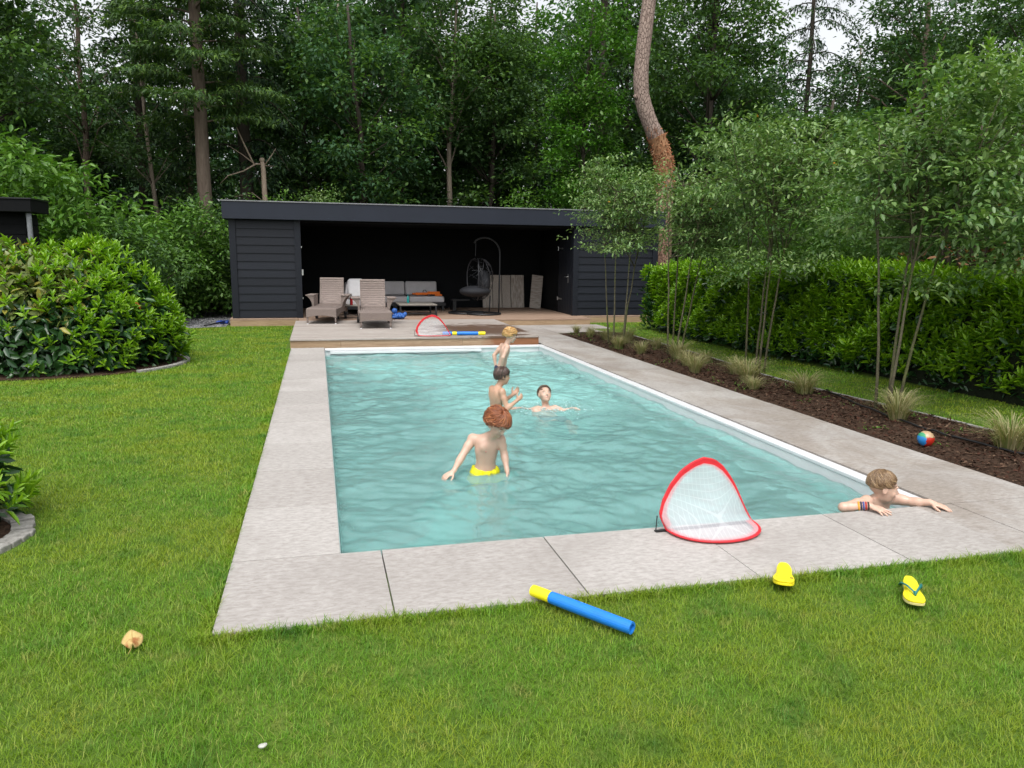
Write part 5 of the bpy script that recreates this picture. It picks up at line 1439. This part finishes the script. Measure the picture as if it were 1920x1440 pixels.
mb.build('stone_ring', M['stone'], t, bevel=.005)
mb = MB(); mb.prism([(1.82 * math.cos(R(10 * k)), 1.62 * math.sin(R(10 * k))) for k in range(36)], -.04, -.002); mb.build('soil', M['mulch'], t)

mb = MB(); mb.ball((0, 0, 0), (.015, .011, .007), 10, 7); mb.ball((.009, .004, .001), (.009, .008, .006), 8, 6)  # small flat stone shape standing in for a pale bird dropping
tag(mb.build('dropping', m_simple('pale_dropping', (.42, .42, .38), .8, .3, 60, .5, 80), smooth=True, loc=(-.325, -1.765, .008)), 'small pale grey bird pebble lying in the front lawn', 'dropping')
# ------------------------------------------------------------------ people: one continuous surface each
def surface_nets(F, org, h):
    nx, ny, nz = F.shape; S = F < 0
    c = [(i, j, k) for i in (0, 1) for j in (0, 1) for k in (0, 1)]
    def sub(A, o): return A[o[0]:nx - 1 + o[0], o[1]:ny - 1 + o[1], o[2]:nz - 1 + o[2]]
    cnt = sum(sub(S, o).astype(np.int8) for o in c)
    mask = (cnt > 0) & (cnt < 8); cells = np.argwhere(mask); idx = -np.ones(mask.shape, int); idx[mask] = np.arange(len(cells))
    acc = np.zeros((len(cells), 3)); num = np.zeros(len(cells))
    for a in c:
        for ax in range(3):
            if a[ax] == 0:
                b = list(a); b[ax] = 1; fa = sub(F, a)[mask]; fb = sub(F, tuple(b))[mask]; cr = (fa < 0) != (fb < 0)
                t = np.where(cr, fa / np.where(cr, fa - fb, 1), 0); p = np.tile(np.array(a, float), (len(cells), 1)); p[:, ax] += t
                acc[cr] += p[cr]; num[cr] += 1
    V = org + (cells + acc / num[:, None]) * h; Q = []
    for ax in range(3):
        u, v = (ax + 1) % 3, (ax + 2) % 3; sl0 = [slice(1, -1)] * 3; sl0[ax] = slice(0, -1); sl1 = list(sl0); sl1[ax] = slice(1, None)
        A, B = S[tuple(sl0)], S[tuple(sl1)]
        for flag, flip in ((A & ~B, False), (~A & B, True)):
            e = np.argwhere(flag)
            if not len(e): continue
            off = np.ones(3, int); off[ax] = 0; e = e + off; q = []
            for du, dv in ((-1, -1), (0, -1), (0, 0), (-1, 0)):
                o = e.copy(); o[:, u] += du; o[:, v] += dv; q.append(idx[o[:, 0], o[:, 1], o[:, 2]])
            q = np.stack(q, -1); Q.append(q[:, ::-1] if flip else q)
    return V, np.concatenate(Q)

def A3(v): return np.array([v[0], v[1], v[2]], float)
class Sdf:
    def __init__(s): s.p = []
    def cap(s, a, b, ra, rb, k=.02): s.p.append(('c', A3(a), A3(b), ra, rb, k))
    def ell(s, c, r, fr=None, k=.02, op='u'): s.p.append(('e', A3(c), np.array(r, float), fr, k, op))
    def cut(s, p, n): s.p.append(('p', A3(p), A3(n)))
    def mesh(s, h):
        lo, hi = np.full(3, 9e9), np.full(3, -9e9)
        for q in s.p:
            if q[0] == 'c':
                r = max(q[3], q[4]); lo = np.minimum(lo, np.minimum(q[1], q[2]) - r); hi = np.maximum(hi, np.maximum(q[1], q[2]) + r)
            elif q[0] == 'e' and q[5] == 'u': lo = np.minimum(lo, q[1] - max(q[2])); hi = np.maximum(hi, q[1] + max(q[2]))
        lo -= 3 * h; hi += 3 * h; n = np.ceil((hi - lo) / h).astype(int) + 1; F = np.full(n, 1.0)
        ax = [lo[i] + h * np.arange(n[i]) for i in range(3)]
        for q in s.p:
            if q[0] == 'p':
                d = (ax[0][:, None, None] - q[1][0]) * q[2][0] + (ax[1][None, :, None] - q[1][1]) * q[2][1] + (ax[2][None, None, :] - q[1][2]) * q[2][2]
                F = np.maximum(F, d); continue
            if q[0] == 'c':
                k = q[5]; r = max(q[3], q[4]); l, u = np.minimum(q[1], q[2]) - r - k - 2 * h, np.maximum(q[1], q[2]) + r + k + 2 * h
            else:
                k = q[4]; r = max(q[2]); l, u = q[1] - r - k - 2 * h, q[1] + r + k + 2 * h
            i0 = np.clip(np.floor((l - lo) / h).astype(int), 0, n - 1); i1 = np.clip(np.ceil((u - lo) / h).astype(int) + 1, 1, n)
            X_ = np.stack(np.meshgrid(*[ax[i][i0[i]:i1[i]] for i in range(3)], indexing='ij'), -1)
            if q[0] == 'c':
                ba = q[2] - q[1]; pa = X_ - q[1]; t = np.clip((pa @ ba) / max(ba @ ba, 1e-12), 0, 1)
                d = np.linalg.norm(pa - t[..., None] * ba, axis=-1) - (q[3] + (q[4] - q[3]) * t)
            else:
                P = X_ - q[1]
                if q[3] is not None: P = P @ q[3]
                k0 = np.linalg.norm(P / q[2], axis=-1); k1 = np.linalg.norm(P / q[2] ** 2, axis=-1); d = k0 * (k0 - 1) / np.maximum(k1, 1e-9)
            sl = tuple(slice(i0[i], i1[i]) for i in range(3)); f = F[sl]
            if q[0] == 'e' and q[5] == 's':
                hh = np.clip(.5 - .5 * (f + d) / k, 0, 1); F[sl] = f * (1 - hh) - d * hh + k * hh * (1 - hh)
            else:
                hh = np.clip(.5 + .5 * (d - f) / k, 0, 1); F[sl] = d * (1 - hh) + f * hh - k * hh * (1 - hh)
        return surface_nets(F, lo, h)

def frame(fwd, up):
    f = unit(A3(fwd)); r = unit(np.cross(f, A3(up))); u = np.cross(r, f); return r, f, u     # right, forward, up

def hand(s, wr, d, nrm, th, sc=.82, curl=15, spread=10, k=.006, rmul=1.0):
    """wr wrist, d towards the fingers, nrm back of the hand, th thumb side"""
    wr = A3(wr); d = unit(A3(d)); n = A3(nrm); n = unit(n - d * (n @ d)); t = unit(np.cross(d, n)); t = t if t @ A3(th) > 0 else -t
    fr = np.stack([t, d, n], 1)
    s.ell(wr + d * .046 * sc, (.036 * sc, .048 * sc, .015 * sc * rmul), fr, .014)
    s.cap(wr - d * .01, wr + d * .03 * sc, .019 * sc, .018 * sc, .014)
    for i, (off, ln, base) in enumerate(((.027, .066, .084), (.009, .074, .090), (-.009, .068, .087), (-.026, .054, .078))):
        p = wr + d * base * sc * .92 + t * off * sc; a0 = math.radians(spread * (1.2 - .8 * i)); dd = d * math.cos(a0) + t * math.sin(a0); an = 0; r = .0086 * sc * rmul
        for seg, fr_ in enumerate((.45, .31, .24)):
            an += math.radians(curl * (1, 1.2, .8)[seg] * (.8 + .15 * i)); e = p + (dd * math.cos(an) - n * math.sin(an)) * ln * fr_ * sc
            s.cap(p, e, r, r * .9, k if seg else .008); p = e; r *= .9
    p = wr + d * .02 * sc + t * .022 * sc; dirs = ((.55, .80, -.15), (.80, .55, -.2), (.9, .35, -.15)); r = .0115 * sc * rmul
    for (a, b, c_), ln in zip(dirs, (.034, .030, .024)):
        e = p + (d * a + t * b + n * c_) * ln * sc; s.cap(p, e, r, r * .88, .008); p = e; r *= .88

def head(s, c, fwd, upv, sc=1.0):
    """c: centre of the skull"""
    r, f, u = frame(fwd, upv); fr = np.stack([r, f, u], 1); c = A3(c)
    at = lambda x, y, z: c + (r * x + f * y + u * z) * sc
    s.ell(at(0, -.012, .02), (.068 * sc, .084 * sc, .078 * sc), fr, .02)
    s.ell(at(0, .030, -.022), (.056 * sc, .052 * sc, .068 * sc), fr, .03)
    s.ell(at(0, .040, -.068), (.036 * sc, .034 * sc, .030 * sc), fr, .03)          # jaw
    s.ell(at(0, .066, -.086), (.014 * sc, .012 * sc, .011 * sc), fr, .014)         # chin
    for x in (-1, 1):
        s.ell(at(x * .033, .058, -.030), (.02 * sc, .016 * sc, .018 * sc), fr, .02)  # cheek
        s.ell(at(x * .029, .083, .002), (.014 * sc, .010 * sc, .009 * sc), fr, .010, 's')   # eye socket
        s.ell(at(x * .028, .071, .001), (.0105 * sc, .0105 * sc, .0085 * sc), fr, .003)      # lid over the eyeball
        s.ell(at(x * .070, -.004, -.010), (.008 * sc, .017 * sc, .027 * sc), fr, .008)       # ear
        s.ell(at(x * .078, .000, -.008), (.006 * sc, .009 * sc, .015 * sc), fr, .004, 's')
        s.ell(at(x * .028, .075, .017), (.017 * sc, .008 * sc, .005 * sc), fr, .010)         # brow
    s.cap(at(0, .078, .004), at(0, .094, -.026), .006 * sc, .010 * sc, .010)       # nose
    for x in (-1, 1): s.ell(at(x * .009, .085, -.030), (.006 * sc, .007 * sc, .006 * sc), fr, .006)
    s.ell(at(0, .080, -.049), (.019 * sc, .006 * sc, .0042 * sc), fr, .005); s.ell(at(0, .078, -.058), (.016 * sc, .007 * sc, .005 * sc), fr, .005)
    return r, f, u

def limb(s, a, b, c, r, k=.018):
    a, b, c = A3(a), A3(b), A3(c); m1 = a + (b - a) * .4; m2 = b + (c - b) * .28
    s.cap(a, m1, r[0], r[1], k); s.cap(m1, b, r[1], r[2], k); s.cap(b, m2, r[2], r[3], k); s.cap(m2, c, r[3], r[4], k)

def eyes_lips(P, c, fwd, upv, sc, iris):
    r, f, u = frame(fwd, upv); rot = Matrix(np.stack([r, f, u], 1).tolist()); c = A3(c)
    for x in (-1, 1):
        e = MB(); p = c + (r * x * .028 + f * .0755 + u * .001) * sc
        e.ball(p, (.0078 * sc, .0075 * sc, .0052 * sc), 12, 8, 0, rot); e.ball(p + f * .0052 * sc, (.0036 * sc, .003 * sc, .0036 * sc), 10, 6, 1, rot)
        e.build('eye', [M['eye_white'], M[iris]], P, smooth=True)
    e = MB(); e.ball(c + (f * .0835 - u * .0535) * sc, (.0165 * sc, .003 * sc, .0052 * sc), 12, 6, 0, rot); e.build('mouth', M['lip'], P, smooth=True)
    e = MB()
    for x in (-1, 1): e.tube([c + (r * x * .014 + f * .084 + u * .016) * sc, c + (r * x * .030 + f * .0835 + u * .021) * sc, c + (r * x * .044 + f * .072 + u * .015) * sc], [.002, .003, .0015], 6)
    e.build('eyebrows', M['brow'], P, smooth=True)

def hair(P, c, fwd, upv, sc, mat, n, g, length, curl=0.0, bulk=1.0, front=48, side=90, back=116, part=.3, thick=.0042, cap=True):
    """locks that start at the crown and run over the skull"""
    r, f, u = frame(fwd, upv); c = A3(c); mb = MB()
    rad = np.array([.072, .088, .082]) * sc * bulk; ctr = np.array([0, -.012, .02]) * sc
    def surf(th, ph, k):       # th: azimuth from forward, ph: angle from the top
        return ctr + rad * k * np.array([math.sin(ph) * math.sin(th), math.sin(ph) * math.cos(th), math.cos(ph)])
    def lim(th):               # how far down the hair reaches
        c_ = math.cos(th); e = abs(c_) ** .8
        return R(side + (front - side) * e) if c_ > 0 else R(side + (back - side) * e)
    if cap:
        sv = []; NU, NVv = 40, 16
        for j in range(NVv + 1):
            for i in range(NU):
                th = 2 * math.pi * i / NU; p = surf(th, lim(th) * j / NVv, 1.0 - .04 * (j == NVv)); sv.append(c + r * p[0] + f * p[1] + u * p[2])
        mb.add(sv, [(j*NU + i, (j+1)*NU + i, (j+1)*NU + (i+1) % NU, j*NU + (i+1) % NU) for j in range(NVv) for i in range(NU)])
    for k in range(n):
        th = g.uniform(-math.pi, math.pi); L_ = lim(th); p0 = L_ * g.uniform(0, .9) ** .8; sw = g.normal(0, .35) + part; ln = length * g.uniform(.6, 1.15)
        pts = []; ph_ = g.uniform(0, 6.28); kk = 1.0 + g.uniform(.0, .05 + .35 * max(0, bulk - 1))
        for q in range(7):
            s_ = q / 6; ph = p0 + ln * s_; t2 = th + sw * s_ + curl * .22 * math.sin(ph_ + s_ * 8); lift = kk + .055 * bulk ** 2 * math.sin(math.pi * s_) - .05 * s_ * s_ + (curl * .07 * math.cos(ph_ + s_ * 9))
            ph = min(ph, L_ + .10); p = surf(t2, ph, lift); pts.append(c + r * p[0] + f * p[1] + u * p[2])
        tw = thick * sc * g.uniform(.7, 1.3); mb.tube(pts, [tw * .6, tw, tw * 1.05, tw, tw * .9, tw * .7, tw * .25], 5, flat=.6)
    return mb.build('hair', mat, P, smooth=True)

M['skin'] = m_skin('fair_skin'); M['skin_tan'] = m_skin('warm_skin', (.46, .275, .185), (.44, .21, .13))
M['eye_white'] = m_simple('eye_white', (.75, .74, .72), .2, .02); M['iris_dark'] = m_simple('brown_iris', (.03, .015, .008), .15, .1); M['iris_blue'] = m_simple('blue_iris', (.04, .09, .14), .15, .1)
M['lip'] = m_simple('lip', (.48, .19, .16), .45, .05); M['brow'] = m_simple('brow_hair', (.16, .085, .045), .6, .1)
HR = m_hair('red_hair', [(.18, .052, .017), (.25, .08, .026), (.115, .030, .011), (.32, .115, .04)])
HBR = m_hair('wet_brown_hair', [(.045, .026, .02), (.07, .04, .03), (.03, .018, .014), (.11, .065, .05)], .3)
HBL = m_hair('blond_curls', [(.50, .28, .09), (.60, .37, .14), (.40, .21, .06), (.68, .46, .21)])
HDB = m_hair('dark_blond_hair', [(.15, .088, .042), (.20, .125, .062), (.10, .055, .028), (.28, .185, .095)], .4)
HWET = m_hair('short_wet_hair', [(.09, .055, .035), (.13, .08, .05), (.06, .035, .022)], .3)

def person(label, o, build_fn, skin, h):
    s = Sdf(); build_fn(s); V, Q = s.mesh(h)
    for it in range(2):         # one light smoothing pass over the faces
        acc = np.zeros_like(V); cn = np.zeros(len(V))
        for a, b in ((0, 1), (1, 2), (2, 3), (3, 0)):
            np.add.at(acc, Q[:, a], V[Q[:, b]]); np.add.at(cn, Q[:, a], 1)
        V = V * .6 + .4 * acc / np.maximum(cn, 1)[:, None]
    return tag(link('person', np_mesh('person', V, Q), skin, smooth=True, loc=o), label, 'person')

def torso(s, pel, chest, right, fwd, sh_l, sh_r, w=1.0):
    """pelvis and chest centres, shoulders; frames from the spine"""
    pel, chest = A3(pel), A3(chest); up = unit(chest - pel); f = A3(fwd); f = unit(f - up * (f @ up)); r = np.cross(f, up); fr = np.stack([r, f, up], 1)
    s.ell(pel, (.108 * w, .078 * w, .085), fr, .03); s.ell(pel + (chest - pel) * .38 + f * .004, (.092 * w, .066 * w, .11), fr, .04)
    s.ell(chest - up * .02, (.112 * w, .076 * w, .125), fr, .04); s.ell(chest + up * .055, (.098 * w, .058 * w, .055), fr, .03)
    for x, sh in ((-1, sh_l), (1, sh_r)):
        s.ell(chest + r * x * .048 + f * .046 + up * .02, (.044, .026, .038), fr, .025)          # breast plate
        s.ell(chest + r * x * .055 - f * .045 + up * .025, (.042, .024, .06), fr, .03)           # shoulder blade
        s.cap(chest + up * .075 + r * x * .02, sh, .032, .036, .03); s.ell(sh, (.040, .040, .042), None, .022)
    return r, f, up
def legs(s, pel, right, fwd, floor=-.97, bend=.0, w=1.0):
    pel = A3(pel)
    for x in (-1, 1):
        hip = pel + right * x * .062 + A3((0, 0, -.04)); kn = hip + A3((0, 0, -.36)) + fwd * (.03 + bend) + right * x * .02; an = A3((kn[0], kn[1], floor + .06)) - fwd * (.03 + bend)
        limb(s, hip, kn, an, (.072, .064, .047, .046, .03), .025); s.cap(an - A3((0, 0, .035)), an + fwd * .12 - A3((0, 0, .04)), .026, .018, .02)
def shorts(P, pel, right, fwd, up, mat, h, waist=.05, hem=-.24):
    s = Sdf(); fr = np.stack([right, fwd, up], 1); pel = A3(pel)
    s.ell(pel - up * .01, (.125, .094, .10), fr, .03)
    for x in (-1, 1): s.cap(pel + right * x * .066 - A3((0, 0, .03)), pel + right * x * .082 - A3((0, 0, .28)) + fwd * .02, .082, .088, .03)
    for k in range(9):
        a = k * .7; d = right * math.cos(a) + fwd * math.sin(a); s.cap(pel + d * .105 + up * .04, pel + d * .12 - A3((0, 0, .16)), .012, .016, .02)
    s.cut(pel + up * waist, up); s.cut(pel + A3((0, 0, hem)), (0, 0, -1))
    V, Q = s.mesh(h); return link('swim_shorts', np_mesh('shorts', V, Q), mat, P, smooth=True)

# --- red-haired boy standing hip-deep, looking down
O = (1.28, 1.90, WZ)
L = lambda x, y, z: A3((x - O[0], y - O[1], z - O[2]))
hc, hf, hu = L(1.345, 1.765, .335), (.42, -.72, -.62), (.18, -.42, .88)
pel, che = L(1.275, 1.93, -.125), L(1.285, 1.885, .105); shl, shr = L(1.395, 1.845, .168), L(1.165, 1.925, .172)
def red(s):
    r, f, up = torso(s, pel, che, None, (.30, -.92, 0), shr, shl)
    s.cap(che + up * .085, hc - A3((.0, -.005, .07)), .042, .040, .025)
    head(s, hc, hf, hu, 1.08)
    limb(s, shr, L(1.052, 1.845, .032), L(.975, 1.77, -.06), (.036, .036, .029, .029, .020)); hand(s, L(.97, 1.765, -.066), (-.75, -.3, -.28), (.0, -.3, .95), (.2, -.9, 0), .86, 14, 9)
    limb(s, shl, L(1.425, 1.83, .045), L(1.430, 1.755, -.075), (.036, .036, .029, .029, .020)); hand(s, L(1.432, 1.75, -.08), (.05, -.35, -.9), (.9, -.2, .1), (-.3, -.9, .2), .86, 22, 8)
    legs(s, pel, r, f)
    s.ell(che - up * .155 + f * .079, (.006, .006, .007), None, .006, 's')
P = person('boy with thick red hair and yellow swim shorts standing hip deep looking down', O, red, M['skin'], .0052)
r, f, up = (lambda u_: (np.cross(unit(A3((.3, -.92, 0)) - u_ * (A3((.3, -.92, 0)) @ u_)), u_), unit(A3((.3, -.92, 0)) - u_ * (A3((.3, -.92, 0)) @ u_)), u_))(unit(che - pel))
shorts(P, pel - up * .01, r, f, up, m_simple('yellow_swim_cloth', (.72, .66, .005), .6, .1, 16, .3, 60), .008, .075)
hair(P, hc, hf, hu, 1.08, HR, 620, np.random.default_rng(1), 1.15, .35, 1.20, 60, 100, 112, part=.45, thick=.0062); eyes_lips(P, hc, hf, hu, 1.08, 'iris_dark')
e = MB()
for x in (-1, 1): e.ball(che + r * x * .062 + f * .088 + up * .0, (.007, .007, .006), 10, 6)
e.build('nipples', M['lip'], P, smooth=True)

# --- wet brown-haired boy with raised hands, seen from behind
O = (1.93, 4.33, WZ)
hc, hf, hu = L(2.0, 4.315, .325), (.95, .10, -.12), (.10, 0, 1)
pel, che = L(1.925, 4.36, -.17), L(1.935, 4.33, .085); shl, shr = L(1.905, 4.425, .150), L(1.975, 4.225, .150)
def brown(s):
    r, f, up = torso(s, pel, che, None, (.93, .30, 0), shl, shr)
    s.cap(che + up * .085, hc - A3((.012, 0, .07)), .042, .040, .025); head(s, hc, hf, hu, .98)
    limb(s, shr, L(2.025, 4.165, -.045), L(2.135, 4.155, .05), (.036, .036, .029, .028, .020)); hand(s, L(2.14, 4.155, .055), (.75, .1, .55), (.3, -.9, .1), (-.4, 0, .9), .86, 40, 6)
    limb(s, shl, L(2.04, 4.46, -.02), L(2.145, 4.42, .065), (.036, .036, .029, .028, .020)); hand(s, L(2.15, 4.42, .07), (.75, 0, .65), (.5, .8, -.3), (-.4, 0, .9), .86, 18, 7)
    legs(s, pel, r, f)
P = person('boy with wet dark brown hair seen from behind with both hands raised', O, brown, M['skin_tan'], .0065)
up = unit(che - pel); f = unit(A3((.93, .30, 0))); shorts(P, pel, np.cross(f, up), f, up, m_simple('navy_swim_cloth', (.008, .012, .035), .6, .2, 14), .012)
hair(P, hc, hf, hu, .98, HBR, 420, np.random.default_rng(2), 1.6, .05, 1.07, 55, 96, 132, part=.05, thick=.005); eyes_lips(P, hc, hf, hu, .98, 'iris_dark')

# --- blond curly boy at the far end
O = (2.75, 7.5, WZ)
hc, hf, hu = L(2.89, 7.49, .465), (.95, -.12, -.28), (.28, 0, .95)
pel, che = L(2.745, 7.52, -.085), L(2.80, 7.5, .205); shl, shr = L(2.785, 7.615, .285), L(2.815, 7.385, .285)
def blond(s):
    r, f, up = torso(s, pel, che, None, (.95, -.15, 0), shl, shr, 1.05)
    s.cap(che + up * .09, hc - A3((.025, 0, .07)), .044, .042, .025); head(s, hc, hf, hu, 1.06)
    limb(s, shr, L(2.735, 7.335, .13), L(2.715, 7.39, -.035), (.04, .039, .031, .030, .022)); hand(s, L(2.715, 7.395, -.04), (.1, .4, -.85), (-.3, -.9, 0), (.9, 0, .1), .92, 25, 6)
    limb(s, shl, L(2.66, 7.64, .13), L(2.675, 7.60, -.03), (.04, .039, .031, .030, .022)); hand(s, L(2.675, 7.595, -.035), (.15, -.2, -.9), (-.3, .9, 0), (.9, 0, .1), .92, 25, 6)
    legs(s, pel, r, f)
P = person('boy with curly blond hair and navy shorts standing farthest away by the deck', O, blond, M['skin'], .0075)
up = unit(che - pel); f = unit(A3((.95, -.15, 0)) - up * (A3((.95, -.15, 0)) @ up)); shorts(P, pel, np.cross(f, up), f, up, m_simple('dark_blue_swim_cloth', (.008, .018, .05), .6, .2, 14), .012)
hair(P, hc, hf, hu, 1.06, HBL, 420, np.random.default_rng(3), .75, 1.6, 1.13, 50, 96, 116, part=.1, thick=.0062); eyes_lips(P, hc, hf, hu, 1.06, 'iris_blue')

# --- boy floating on his back, face up
O = (2.59, 4.5, WZ)
L = (lambda L0: lambda x, y, z: L0(x, y, z - .02))(lambda x, y, z: A3((x - O[0], y - O[1], z - O[2])))
hc, hf, hu = L(2.588, 4.52, .065), (.02, -.80, .40), (0, .35, .9)
pel, che = L(2.56, 4.12, -.26), L(2.595, 4.42, -.155); shl, shr = L(2.705, 4.46, -.105), L(2.485, 4.46, -.105)
def floaty(s):
    r, f, up = torso(s, pel, che, None, (0, -.35, .9), shr, shl)
    s.cap(che + up * .08, hc - A3((0, -.0, .06)), .044, .042, .025); head(s, hc, hf, hu, 1.08)
    limb(s, shl, L(2.82, 4.40, -.135), L(2.90, 4.42, -.112), (.036, .035, .029, .028, .020)); hand(s, L(2.905, 4.42, -.112), (.95, .1, .05), (0, -.3, .95), (0, -.9, .2), .86, 14, 9)
    limb(s, shr, L(2.375, 4.52, -.135), L(2.30, 4.60, -.118), (.036, .035, .029, .028, .020)); hand(s, L(2.295, 4.605, -.118), (-.9, .3, .05), (0, -.3, .95), (0, -.9, .2), .86, 14, 9)
    for x, kz in ((-1, -.10), (1, -.27)):
        hip = pel + r * x * .065; kn = L(2.56 + x * .15 * 1, 3.94 if x > 0 else 4.29, kz - (.0 if x < 0 else .06)) ; an = kn + A3((.02, -.12, -.30)); limb(s, hip, kn, an, (.072, .062, .050, .046, .03), .025); s.cap(an, an + A3((0, -.1, -.03)), .026, .018, .02)
P = person('boy floating on his back in the water facing up with arms spread', O, floaty, M['skin'], .0065)
up = unit(che - pel); f = unit(A3((0, -.35, .9)) - up * (A3((0, -.35, .9)) @ up))
s = Sdf(); fr = np.stack([np.cross(f, up), f, up], 1); s.ell(pel, (.122, .092, .11), fr, .03); s.cap(pel + A3((-.06, .02, .0)), L(2.44, 4.24, -.17), .082, .078, .03); s.cap(pel + A3((.06, 0, 0)), L(2.66, 4.0, -.30), .082, .078, .03); s.cut(pel + up * .06, up)
V, Q = s.mesh(.012); link('swim_shorts', np_mesh('shorts', V, Q), m_simple('slate_swim_cloth', (.02, .025, .06), .6, .2, 14), P, smooth=True)
hair(P, hc, hf, hu, 1.08, HWET, 260, np.random.default_rng(4), .8, .05, 1.03, 42, 84, 112, part=.1, thick=.0045); eyes_lips(P, hc, hf, hu, 1.08, 'iris_blue')

# --- boy hanging on the near right corner of the pool
O = (3.83, .12, WZ)
L = lambda x, y, z: A3((x - O[0], y - O[1], z - O[2]))
hc, hf, hu = L(3.815, .12, .122), (.86, -.40, -.16), (.14, -.06, .98)
pel, che = L(3.82, .32, -.48), L(3.815, .19, -.075); shl, shr = L(3.945, .14, .015), L(3.70, .135, .012)
def edge(s):
    r, f, up = torso(s, pel, che, None, (.25, -.93, 0), shr, shl)
    s.cap(che + up * .08, hc - A3((.012, .0, .07)), .046, .042, .025); head(s, hc, hf, hu, 1.12)
    limb(s, shr, L(3.46, .075, .004), L(3.60, -.015, .034), (.038, .036, .032, .031, .022)); hand(s, L(3.604, -.018, .034), (.42, -.9, -.14), (0, -.15, 1), (1, .3, 0), .92, 5, 20, .003)
    limb(s, shl, L(4.02, .045, .012), L(4.075, -.045, .036), (.038, .036, .031, .031, .022)); hand(s, L(4.078, -.048, .036), (.62, -.78, -.16), (0, -.15, 1), (-1, -.3, 0), .92, 6, 4, .003)
    legs(s, pel, r, f, -.99)
P = person('boy with side swept dark blond hair holding the paving at the near right corner', O, edge, M['skin'], .0042)
up = unit(che - pel); f = unit(A3((.25, -.93, 0)) - up * (A3((.25, -.93, 0)) @ up)); shorts(P, pel, np.cross(f, up), f, up, m_simple('blue_swim_cloth', (.01, .03, .09), .6, .2, 14), .014)
hair(P, hc, hf, hu, 1.12, HDB, 900, np.random.default_rng(6), 1.0, .06, 1.0, 38, 68, 104, part=-.7, thick=.0036); eyes_lips(P, hc, hf, hu, 1.12, 'iris_blue')
b0, b1 = L(3.535, .028, .024), L(3.60, -.015, .034); bd = unit(b1 - b0)
for k, (c_, nm) in enumerate((((.75, .35, .02), 'yellow_band'), ((.02, .02, .05), 'navy_band'), ((.06, .07, .28), 'violet_band'), ((.40, .02, .02), 'red_band'), ((.03, .02, .02), 'dark_band'))):
    mb = MB(); p = b0 + (b1 - b0) * (.12 + .2 * k); x_ = Vector(bd).orthogonal().normalized(); y_ = Vector(bd).cross(x_)
    mb.tube([Vector(p) + (x_ * math.cos(a) + y_ * math.sin(a)) * (.0275 - .0009 * k) for a in np.linspace(0, 2 * math.pi, 25)], .0062, 6, cap=False); mb.build('wristband', m_simple(nm, c_, .6, .2, 40), P, smooth=True)

# splashing foam round the floating boy: droplets
gd = np.random.default_rng(15); mb = MB()
for k in range(260):
    a, d = gd.uniform(0, 6.28), abs(gd.normal(.0, .26)) + .03; x, y = 2.57 + d * math.cos(a) * 1.2, 4.42 + d * math.sin(a); r_ = gd.uniform(.002, .007)
    mb.ball((x, y, WZ + gd.uniform(.004, .03)), (r_ * 1.5, r_ * 1.3, r_), 6, 4)
tag(mb.build('water_splash', m_simple('splash_white', (.55, .66, .66), .15, .05), smooth=True), 'small white splash droplets around the floating boy', 'splash', kind='stuff')
